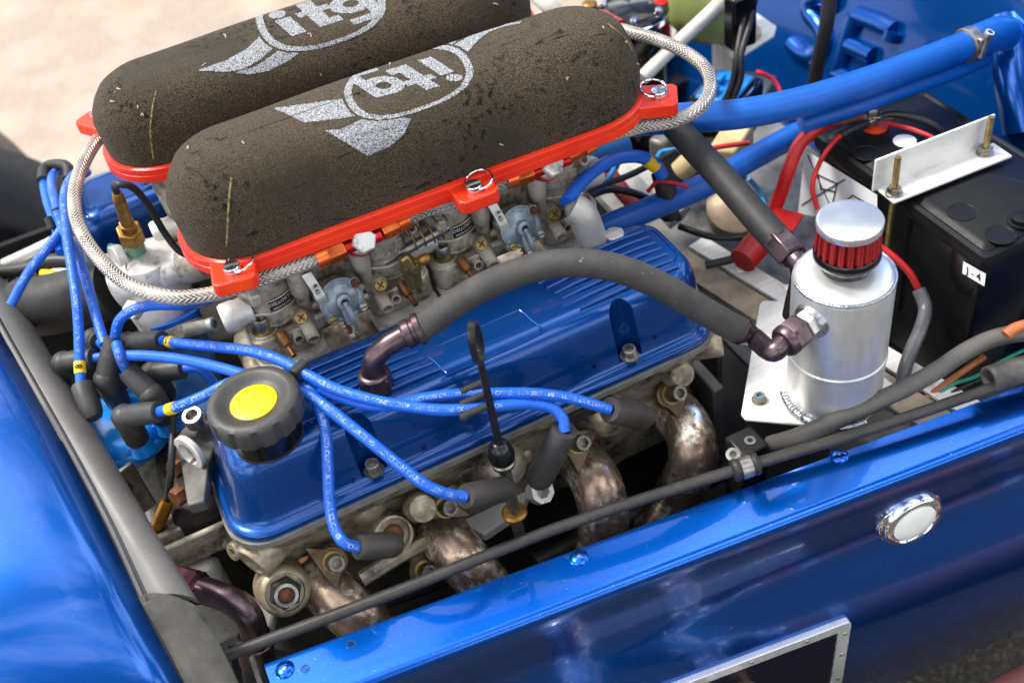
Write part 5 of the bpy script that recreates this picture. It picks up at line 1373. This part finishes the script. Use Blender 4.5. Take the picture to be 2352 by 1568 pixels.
for (u, v, eu, ev, lab) in ((346, 845, 432, 845, 'short lead whose black boot points right behind the distributor'), (140, 822, 226, 822, 'short lead whose black boot lies left of the distributor'), (210, 768, 235, 790, 'short lead with its round boot behind the tallest boot')):
    e_ = at(eu, ev, .048); t_ = at(u, v, .05)
    rt = lead(lab, [e_ - (e_ - t_).normalized() * .004, e_ + (e_ - t_).normalized() * .01, e_ + (e_ - t_) * .5 - Z * .02], boots=[('a', u, v)])
# clips
for (u, v, z, L_, lab) in ((690, 852, .104, .016, 'black clip joining two leads beside the oil filler cap'),):
    d = (q5[5] - q5[4]).normalized(); p = at(u, v, z)
    b = B(); b.box(p, (.008, .014, .014), (d, Z.cross(d).normalized(), Z)); tag(b.obj('lead_clip', RUBBER, bevel=.0015), lab, 'clip', 'lead clips')
sep = thing('lead_separator', 'black three pronged separator holding two leads beside the dipstick', 'clip', at(1085, 920, .07), 'lead clips')
for v in (888, 917, 946):
    c = at(1087, v, .075); b = B(); b.cyl(c - X * .011, c + X * .011, .0032, n=12); b.obj('prong', RUBBER, sep)
cl3 = thing('lead_separator', 'black clip round the lead bundle below the black wing', 'clip', at(135, 392, .09), 'lead clips')
b = B(); b.tube([at(98, 415, .1), at(105, 385, .1), at(130, 378, .1), at(155, 385, .1), at(158, 410, .095)], .006, 10, 4); b.obj('clip_band', RUBBER, cl3)
for (u, v) in ((133, 492), (115, 512)):
    c = at(u, v, .11); b = B(); b.cyl(c - Y * .004 - Z * .004, c + Y * .004 + Z * .004, .004, n=10); b.obj('prong', RUBBER, cl3)

# ================================================================ thermostat housing, sensor, hoses on the left
tz = .06
th = thing('thermostat_housing', 'cast alloy thermostat housing left of the carburettors', 'housing', at(350, 680, .0))
C0 = at(352, 640, .07)
b = B(); b.lathe(C0 + V((.003, .01, -.055)), V((-.02, .05, 1)), [(.026, 0), (.026, .03), (.031, .034), (.032, .064), (.029, .073), (.018, .076), (0, .076)], 32); b.obj('dome', CASTL, th)
b = B(); b.tube([C0, at(400, 617, .078), at(440, 605, .082), at(470, 597, .085)], .015, 22, 4); nb_ = b.obj('outlet', CASTL, th)
b = B(); b.cyl(at(425, 610, .08), at(470, 597, .085), .0175, n=28); b.obj('outlet_collar', CAST, nb_)
fax = (at(252, 640, .07) - C0).normalized()
c = at(288, 665, .062); ly = (at(325, 757, .03) - at(252, 575, .10)).normalized(); fx_ = (at(250, 690, .062) - at(330, 645, .062)).normalized(); lx = fx_.cross(ly).normalized(); b = B(); b.prism(rrect(-.02, .02, -.042, .042, .014, 6), c, lx, lx.cross(fx_).normalized() * -1 if False else ly, .010); b.obj('flange', CASTL, th, bevel=.0018, bseg=3)
b = B(); b.cyl(C0 + fax * .01, c, .024, .026, 30); b.obj('throat', CASTL, th)
for (u, v) in ((250, 603), (312, 712)):
    b = B(); b.bolt(at(u, v, .075), V((-.5, -.5, .7)), .0095, .008, sock=False); b.obj('flange_bolt', CASTL, th)
b = B(); b.tube([at(345, 690, .055), at(370, 725, .04), at(390, 760, .025)], .024, 24, 4); b.obj('down_leg', CASTL, th)
sn = thing('temperature_sensor', 'brass sender with hexagon and green corroded thread on the housing', 'sensor', at(308, 570, .1))
s0, s1 = at(310, 568, .098), at(268, 442, .175)
d = (s1 - s0).normalized(); Ls = (s1 - s0).length
b = B(); b.lathe(s0, d, [(.009, -.006), (.0092, .012), (.0085, .0125)], 24); b.obj('thread', VERD, sn)
b = B(); b.lathe(s0, d, [(.0112, .012), (.0122, .013), (.0122, .028), (.0112, .029), (.008, .029)], 6); b.obj('hexagon', BRASS, sn, bevel=.0007)
b = B(); b.lathe(s0, d, [(.0078, .028), (.0078, .0375), (.005, .038)], 6); b.obj('small_hexagon', BRASS, sn, bevel=.0005)
b = B(); b.lathe(s0, d, [(.0056, .037), (.0056, .072), (.0042, .082), (.0032, .083)], 20); b.obj('stem', BRASS, sn)
tip = s0 + d * .08
cable('sensor_wire', 'thin black wire bending over from the brass sender', [tip, tip + d * .012, at(275, 424, .19), at(300, 428, .185), at(340, 470, .16), at(375, 530, .13), at(410, 575, .11), at(440, 590, .1)], .0032, WIREK)
o = B().tube([at(60, 705, .02), at(110, 700, .028), at(175, 685, .034), at(245, 665, .042), at(262, 660, .044)], .030, 32, 5).obj('radiator_hose', RUBBER); tag(o, 'fat black rubber radiator hose left of the thermostat housing', 'hose')
bh2 = thing('bypass_hose', 'old blue hose with crusty clamp below the thermostat housing', 'hose', at(420, 850, 0))
b = B(); b.tube([at(405, 745, .035), at(425, 790, .02), at(445, 850, 0), at(470, 930, -.02)], .0225, 26, 5); b.obj('hose_body', SILIOLD, bh2)
b = B(); b.tube([at(398, 728, .042), at(408, 750, .033)], .0245, 28, 3); b.obj('hose_lip', SILI, bh2)
d = (at(425, 790, .02) - at(405, 745, .035)).normalized(); c = at(415, 765, .03)
b = B(); b.lathe(c - d * .006, d, [(.0235, 0), (.0248, .0005), (.0248, .012), (.0235, .0125)], 36); cb2 = b.obj('clamp_band', mat('crusty_zinc', 'a9a69c', .7, .3, '8d897d', 180, bump=.5, bscale=700), bh2)
b = B(); q = at(458, 750, .045); b.cyl(q + V((-.014, 0, .002)), q + V((.010, -.004, 0)), .0065, n=14); b.obj('clamp_worm', MATS['crusty_zinc'], cb2)
b = B(); b.bolt(q + V((.009, -.004, 0)), V((.8, -.5, .2)), .0072, .006, n=16); b.obj('clamp_screw', ZINC, cb2)
o = B().tube([at(440, 985, -.01), at(470, 955, 0), at(505, 930, .005)], .017, 20, 4).obj('heater_hose', SILIOLD); tag(o, 'stub of old blue hose just left of the oil filler cap', 'hose')

# wiring terminals on a white board at the far left
tb_ = thing('terminal_board', 'pale board with bolted yellow cable lugs at the left edge', 'terminal board', at(90, 660, .04))
b = B(); pts = [at(u, v, .03) for u, v in ((30, 625), (130, 580), (215, 650), (150, 690), (70, 705))]; b.rings([[p - Z * .004 for p in pts], pts]); b.obj('board', WHITE, tb_, bevel=.0005)
c = at(75, 642, .035); b = B(); b.lathe(c, Z, [(.0145, -.003), (.0145, .002), (.009, .003)], 28); b.obj('rubber_pad', RUBBER, tb_)
b = B(); b.bolt(c + Z * .002, V((.1, -.1, 1)), .008, .008); b.obj('stud_nut', STEEL, tb_)
for a, e_ in (((95, 652), (155, 662)), ((100, 628), (160, 642))):
    b = B(); b.tube([at(*a, .042), at((a[0] + e_[0]) / 2, (a[1] + e_[1]) / 2, .043), at(*e_, .04)], .0055, 12, 3); b.obj('yellow_lug', YTAG, tb_)
for k, (u, v) in enumerate(((60, 612), (110, 605), (150, 612))):
    pass
cable('black_loom', 'thick black taped loom behind the terminal board', [at(0, 625, .04), at(60, 618, .045), at(120, 600, .05), at(170, 600, .05)], .0075, WIREK)
o = B().tube([at(10, 607, .03), at(80, 575, .04), at(150, 540, .05), at(165, 530, .05)], .006, 12, 3).obj('white_rod', WPIPE); tag(o, 'off white thin rod slanting behind the blue leads at the left', 'rod')
cable('sensor_lead', 'light blue thin wire beside the braided hose', [at(283, 610, .06), at(278, 590, .07), at(270, 575, .07), at(255, 568, .065)], .004, mat('pale_teal', '4fb4c4', .5))

# brass fitting and black tube between the distributor and front cover
bf = thing('brass_union', 'brass union on a black tube above the front cover', 'fitting', at(360, 1210, -.04))
u0, u1 = at(352, 1235, -.05), at(382, 1155, -.01)
d = (u1 - u0).normalized(); L_ = (u1 - u0).length
b = B(); b.lathe(u0, d, [(.0095, -.008), (.0095, .012), (.008, .0135)], 6); b.obj('hexagon', mat('golden_brass', 'c08a2c', .35, .85, '9a6a20', 90), bf, bevel=.0006)
b = B(); b.lathe(u0, d, [(.0062, .012), (.0058, L_), (.0048, L_ + .004)], 20); b.obj('stem', MATS['golden_brass'], bf)
b = B(); b.tube([u1, at(390, 1110, .01), at(395, 1040, .03), at(398, 960, .04)], .0032, 10, 4); b.obj('tube', WIREK, bf)

# dark anodised elbow fitting bottom left
eb = thing('oil_elbow', 'dark anodised oil hose elbow beside the taped seal', 'fitting', at(540, 1420, -.06))
pth = [at(455, 1352, -.05), at(490, 1362, -.05), at(535, 1380, -.052), at(570, 1412, -.062), at(583, 1450, -.08), at(588, 1490, -.1)]
b = B(); b.tube(pth, .0115, 22, 6); b.obj('elbow', PURPLE, eb)
d = (pth[1] - pth[0]).normalized(); c = pth[0]
b = B(); b.lathe(c - d * .02, d, [(.0155, 0), (.0165, .001), (.0165, .018), (.015, .020), (.014, .0225), (.0118, .024)], 6); b.obj('hex_nut', mat('plum_anodised', '5a2f38', .28, .85, '43232b', 60), eb, bevel=.001)
d = (pth[-1] - pth[-2]).normalized(); c = pth[-1] - d * .006
b = B(); b.lathe(c - d * .012, d, [(.0122, 0), (.0138, .001), (.0138, .008), (.015, .009), (.015, .03)], 28); b.obj('socket', PURPLE, eb)
cable('oil_hose', 'black oil hose leaving the dark elbow downwards', [c, c + d * .03, c + d * .09], .014, RUBBER, 'hose')
b = B(); pts = [at(u, v, -.13) for u, v in ((520, 1480), (640, 1490), (700, 1500), (660, 1568), (540, 1568))]; b.rings([[p - Z * .006 for p in pts], pts]); tag(b.obj('splash_plate', mat('dull_black_plate', '2b2a28', .6, .1), bevel=.001), 'dull black plate below the rod at the bottom left', 'plate')
# ================================================================ things behind: reservoirs, brackets, wiring
rs = thing('brake_reservoir', 'black canister with bright rimmed lid and chrome screws at the top', 'reservoir', at(1450, 60, .02))
R0_ = at(1450, 20, .10)
b = B(); b.lathe(R0_, Z, [(.036, -.16), (.036, -.012), (.041, -.010), (.0415, -.004), (.040, -.001), (.036, .0), (.033, -.001), (.03, .0012), (0, .002)], 48); b.obj('canister', PLASTIC, rs)
b = B(); b.lathe(R0_, Z, [(.0405, -.012), (.0425, -.0105), (.0425, -.005), (.041, -.0035)], 48); b.obj('rim', CHROME, rs)
for a in (-115, -55, 10, 70, 190, 130):
    q = R0_ + V((math.cos(math.radians(a)) * .033, math.sin(math.radians(a)) * .033, 0)); b = B(); b.lathe(q, Z, [(.0042, 0), (.0042, .004), (.003, .0055), (0, .0055)], 14); b.obj('screw', CHROME, rs)
for u in (1478, 1492):
    b = B(); b.tube([at(u, 60, .06), at(u, 140, .03), at(u - 5, 215, .0)], .003, 8, 3); b.obj('guide_rod', STEEL, rs)
bu = thing('brass_banjo', 'brass topped bleed union beside the black canister', 'fitting', at(1357, 25, .11))
c = at(1357, 40, .10)
b = B(); b.lathe(c, Z, [(.012, -.01), (.012, 0), (.011, .002)], 24); b.obj('collar', STEEL, bu)
b = B(); b.lathe(c, Z, [(.0035, 0), (.004, .006), (.009, .008), (.009, .016), (.007, .018), (0, .018)], 8); b.obj('head', BRASS, bu)
rf = thing('red_fitting', 'red anodised hose end with braided tail right of the canister', 'fitting', at(1525, 50, .1))
b = B(); b.lathe(at(1520, 82, .06), V((.02, .05, 1)), [(.0085, 0), (.0085, .03), (.0095, .031), (.0095, .04), (.006, .042)], 12); b.obj('fitting_body', REDAN, rf)
b = B(); b.tube([at(1520, 84, .06), at(1516, 130, .04), at(1508, 200, .01)], .0075, 14, 4, uv=True); b.obj('braided_tail', BRAID, rf)
gr_ = thing('fluid_bottle', 'pale green plastic fluid bottle at the top edge', 'bottle', at(1625, 40, .05))
G0 = at(1632, 20, .06)
b = B(); b.lathe(G0, V((.1, 0, 1)), [(.012, -.034), (.03, -.03), (.046, -.015), (.052, .0), (.052, .06), (.04, .07)], 40); b.obj('bottle_body', GREENP, gr_)
o = B().tube([at(1475, 180, .05), at(1540, 115, .065), at(1620, 40, .085), at(1690, -30, .1)], .0078, 16, 4).obj('nylon_pipe', WPIPE); tag(o, 'white nylon pipe slanting across in front of the green bottle', 'pipe')
o = B().tube([at(1235, -10, .12), at(1262, 15, .115), at(1290, 45, .1)], .010, 16, 4).obj('nylon_pipe', WPIPE); tag(o, 'white pipe end between the two air filters at the top', 'pipe')
sb_ = thing('shelf_bracket', 'grey aluminium shelf bracket below the green bottle', 'bracket', at(1700, 120, -.02))
sp = [at(u, v, .02) for u, v in ((1635, 90), (1735, 28), (1783, 60), (1778, 82), (1690, 138))]
b = B(); b.rings([[p - Z * .003 for p in sp], sp]); b.obj('shelf', ALU, sb_, bevel=.0006)
b = B(); b.rings([[sp[0] - Z * .003, sp[4] - Z * .003, sp[4] - Z * .003 + V((.003, 0, 0)), sp[0] - Z * .003 + V((.003, 0, 0))], [sp[0] - Z * .09, sp[4] - Z * .07, sp[4] - Z * .07 + V((.003, 0, 0)), sp[0] - Z * .09 + V((.003, 0, 0))]]); b.obj('leg', ALU, sb_)
b = B(); b.lathe(at(1710, 82, .0205), Z, [(.020, 0), (.019, .006), (.010, .008), (.004, .008)], 28); b.obj('washer', CREAM, sb_)
b = B(); b.bolt(at(1712, 78, .028), Z, .007, .005); b.obj('bolt', RUST, sb_)
mo = thing('ignition_module', 'black module with bright blue cover left of the letter panel', 'module', at(1680, 200, .03))
mc = at(1665, 215, .02)
b = B(); b.box(mc + Z * -.012, (.075, .06, .034), (V((.86, .5, 0)), V((-.5, .86, 0)), Z)); b.obj('module_box', PLASTIC, mo, bevel=.004)
b = B(); b.box(mc + Z * .0075, (.06, .045, .006), (V((.86, .5, 0)), V((-.5, .86, 0)), Z)); bc_ = b.obj('blue_cover', BLUEMOD, mo, bevel=.003)
for (u, v) in ((1655, 180), (1690, 172), (1640, 205)):
    b = B(); b.box(at(u, v, .036), (.014, .008, .006), (V((.86, .5, 0)), V((-.5, .86, 0)), Z)); b.obj('blue_tab', BLUEMOD, bc_, bevel=.0015)
b = B(); b.box(at(1690, 250, -.03), (.12, .06, .03), (V((.8, .6, 0)), V((-.6, .8, 0)), Z)); tag(b.obj('white_box', OLDALU, bevel=.004), 'grey aluminium box under the black module', 'box')
for k, du in enumerate((0, 16)):
    cable('black_wire', 'black wire %s of the pair hanging in front of the blue module' % ('left' if k == 0 else 'right'), [at(1722 + du, -20, .12), at(1705 + du, 60, .1), at(1692 + du * .6, 130, .08), at(1685 + du, 180, .06), at(1668 + du, 225, .04), at(1640 + du * 1.6, 260, .02)], .0036, WIREK, group='black wires')
b = B(); b.box(at(1700, 45, .1), (.03, .02, .06)); tag(b.obj('relay', PLASTIC, bevel=.003), 'black relay block above the pair of black wires', 'relay')
cable('red_wire', 'pink red wire arcing beside the blue module', [at(1740, 165, .03), at(1770, 178, .032), at(1790, 205, .03), at(1800, 240, .02)], .0026, mat('pink_red_wire', 'e0163f', .4))
o = B().tube([at(1908, -20, .14), at(1898, 60, .10), at(1882, 130, .05), at(1866, 215, .0)], .0075, 14, 3).obj('stay_rod', mat('dull_grey_rod', '3f3e3d', .5, .3)); tag(o, 'dark grey stay rod in front of the letter S', 'rod')
# lower clutter between the carburettors and the battery
cl_o = cable('coil_lead', 'blue lead with yellow band curving behind the right carburettor', [at(1300, 465, .1), at(1330, 425, .1), at(1375, 385, .098), at(1425, 362, .092), at(1475, 362, .082), at(1505, 378, .07), at(1522, 405, .055)], .0062, LEAD, 'ignition lead', n=16)
p0, p1 = at(1484, 366, .079), at(1506, 382, .068); o = B().cyl(p0, p1, .0068, n=18).obj('yellow_band', YTAG, cl_o)
o = B().tube([at(1519, 395, .05), at(1530, 440, .035), at(1537, 490, .0)], .0105, 16, 3).obj('coil_boot', RUBBER, cl_o)
for (lab, pts, r, m) in (('sky blue thin wire looping under the yellow banded lead', [(1405, 345, .06), (1412, 375, .05), (1390, 420, .05), (1330, 450, .06)], .0028, WIRELB),
                         ('sky blue thin wire right of the yellow marker band', [(1505, 375, .05), (1520, 350, .05), (1560, 345, .05), (1600, 348, .04)], .0028, WIRELB),
                         ('black wire crossing above the sky blue loop', [(1310, 480, .08), (1370, 430, .06), (1440, 405, .05), (1510, 370, .05), (1580, 330, .05)], .0032, WIREK),
                         ('thin red wire arcing past the coil boot', [(1488, 440, .04), (1510, 418, .05), (1545, 420, .05), (1580, 430, .04)], .002, REDW),
                         ('black wire lying between carburettor and low blue hose', [(1320, 470, .05), (1400, 435, .03), (1460, 445, .02), (1520, 475, .0), (1560, 500, -.02)], .004, WIREK),
                         ('red wire in front of the cream relay', [(1600, 350, .03), (1640, 340, .03), (1720, 328, .03)], .0026, REDW),
                         ('black wire sagging behind the drain hose', [(1560, 520, -.03), (1640, 545, -.03), (1720, 545, -.03)], .0036, WIREK),
                         ('black cable resting on the footwell flange', [(1620, 610, -.04), (1700, 590, -.035), (1770, 560, -.03)], .0042, WIREK),
                         ('teal thin wire under the low blue hose', [(1720, 410, .0), (1745, 440, -.02), (1760, 480, -.03)], .0024, WIRELB)):
    cable('loom_wire', lab, [at(*p) for p in pts], r, m, 'wire')
o = B().tube([at(1400, 400, -.02), at(1430, 440, -.02), at(1480, 490, -.03)], .009, 14, 3).obj('red_pipe', mat('faded_red_pipe', 'b0322c', .5, 0, '9c2824', 40)); tag(o, 'faded red pipe in the shade behind the right carburettor', 'pipe')
o = B().tube([at(1450, 385, -.06), at(1520, 460, -.06), at(1560, 500, -.07)], .018, 6, 2).obj('alloy_strut', ALU); tag(o, 'pale alloy strut beside the faded red pipe', 'strut')
b = B(); b.box(at(1680, 345, .0), (.06, .03, .04), (V((.8, .6, 0)), V((-.6, .8, 0)), Z)); tag(b.obj('relay', CREAM, bevel=.003), 'cream coloured relay between the two blue hoses', 'relay')
b = B(); b.box(at(1600, 330, -.05), (.16, .02, .1), (V((.9, .4, 0)), V((-.4, .9, 0)), Z)); tag(b.obj('heater_box', OLDALU, bevel=.004), 'dull aluminium box behind the black drain hose', 'box')
b = B(); b.box(at(1640, 380, -.04), (.06, .05, .05)); tag(b.obj('starter_relay', RUBBER, bevel=.008), 'round edged black relay behind the drain hose', 'relay')
b = B(); b.lathe(at(1560, 395, -.02), V((.6, -.3, .6)), [(.012, 0), (.013, .02), (.009, .024)], 16); tag(b.obj('cable_end', CREAM), 'cream cable end beside the coil boot', 'connector')
b = B(); b.lathe(at(1690, 480, -.06), V((-.2, -.4, .8)), [(.03, -.02), (.032, .01), (.02, .018), (0, .02)], 24); tag(b.obj('horn', mat('sandy_metal', 'a09078', .5, .4)), 'sandy coloured round casting under the low blue hose', 'casting')

# ================================================================ far front wheel with its black wing at the left
wh = thing('tyre_and_wheel', 'dusty grey front tyre at the left edge, out of focus', 'wheel', (-.75, 1.0, -.62))
wc = V((-.66, 1.22, -.33)); wa = V((.18, 1, 0)).normalized()
b = B(); b.lathe(wc - wa * .1, wa, [(.19, 0), (.25, .004), (.29, .02), (.315, .04), (.32, .1), (.315, .16), (.29, .18), (.25, .196), (.19, .2)], 72); b.obj('tyre', DUSTY, wh)
b = B(); b.lathe(wc - wa * .06, wa, [(.05, 0), (.19, -.02), (.195, .01)], 48); b.obj('rim', BLACKM, wh)
wg = thing('cycle_wing', 'gloss black cycle wing in front of the dusty tyre at the left', 'wing', (-.62, .95, -.1))
wc = V((-.55, .93, -.34)); rings = []
for k in range(31):
    q = math.radians(-30 + 180 * k / 30); e_ = V((math.cos(q), 0, math.sin(q))); e_ = e_ - wa * e_.dot(wa)
    rings.append([wc + e_.normalized() * r + wa * w for r, w in ((.235, -.1), (.29, -.1), (.305, -.09), (.312, -.05), (.315, .0), (.312, .05), (.305, .09), (.27, .095), (.235, .09))])
b = B(); b.rings(rings, closed=False); b.obj('wing_skin', WINGB, wg, ang=50)
for q in (62, 40):
    e_ = V((math.cos(math.radians(q)), 0, math.sin(math.radians(q)))); e_ = (e_ - wa * e_.dot(wa)).normalized()
    b = B(); b.dome(wc + e_ * .27 - wa * .1, -wa, .007, .004, 12, 3); b.obj('wing_bolt', STEEL, wg)
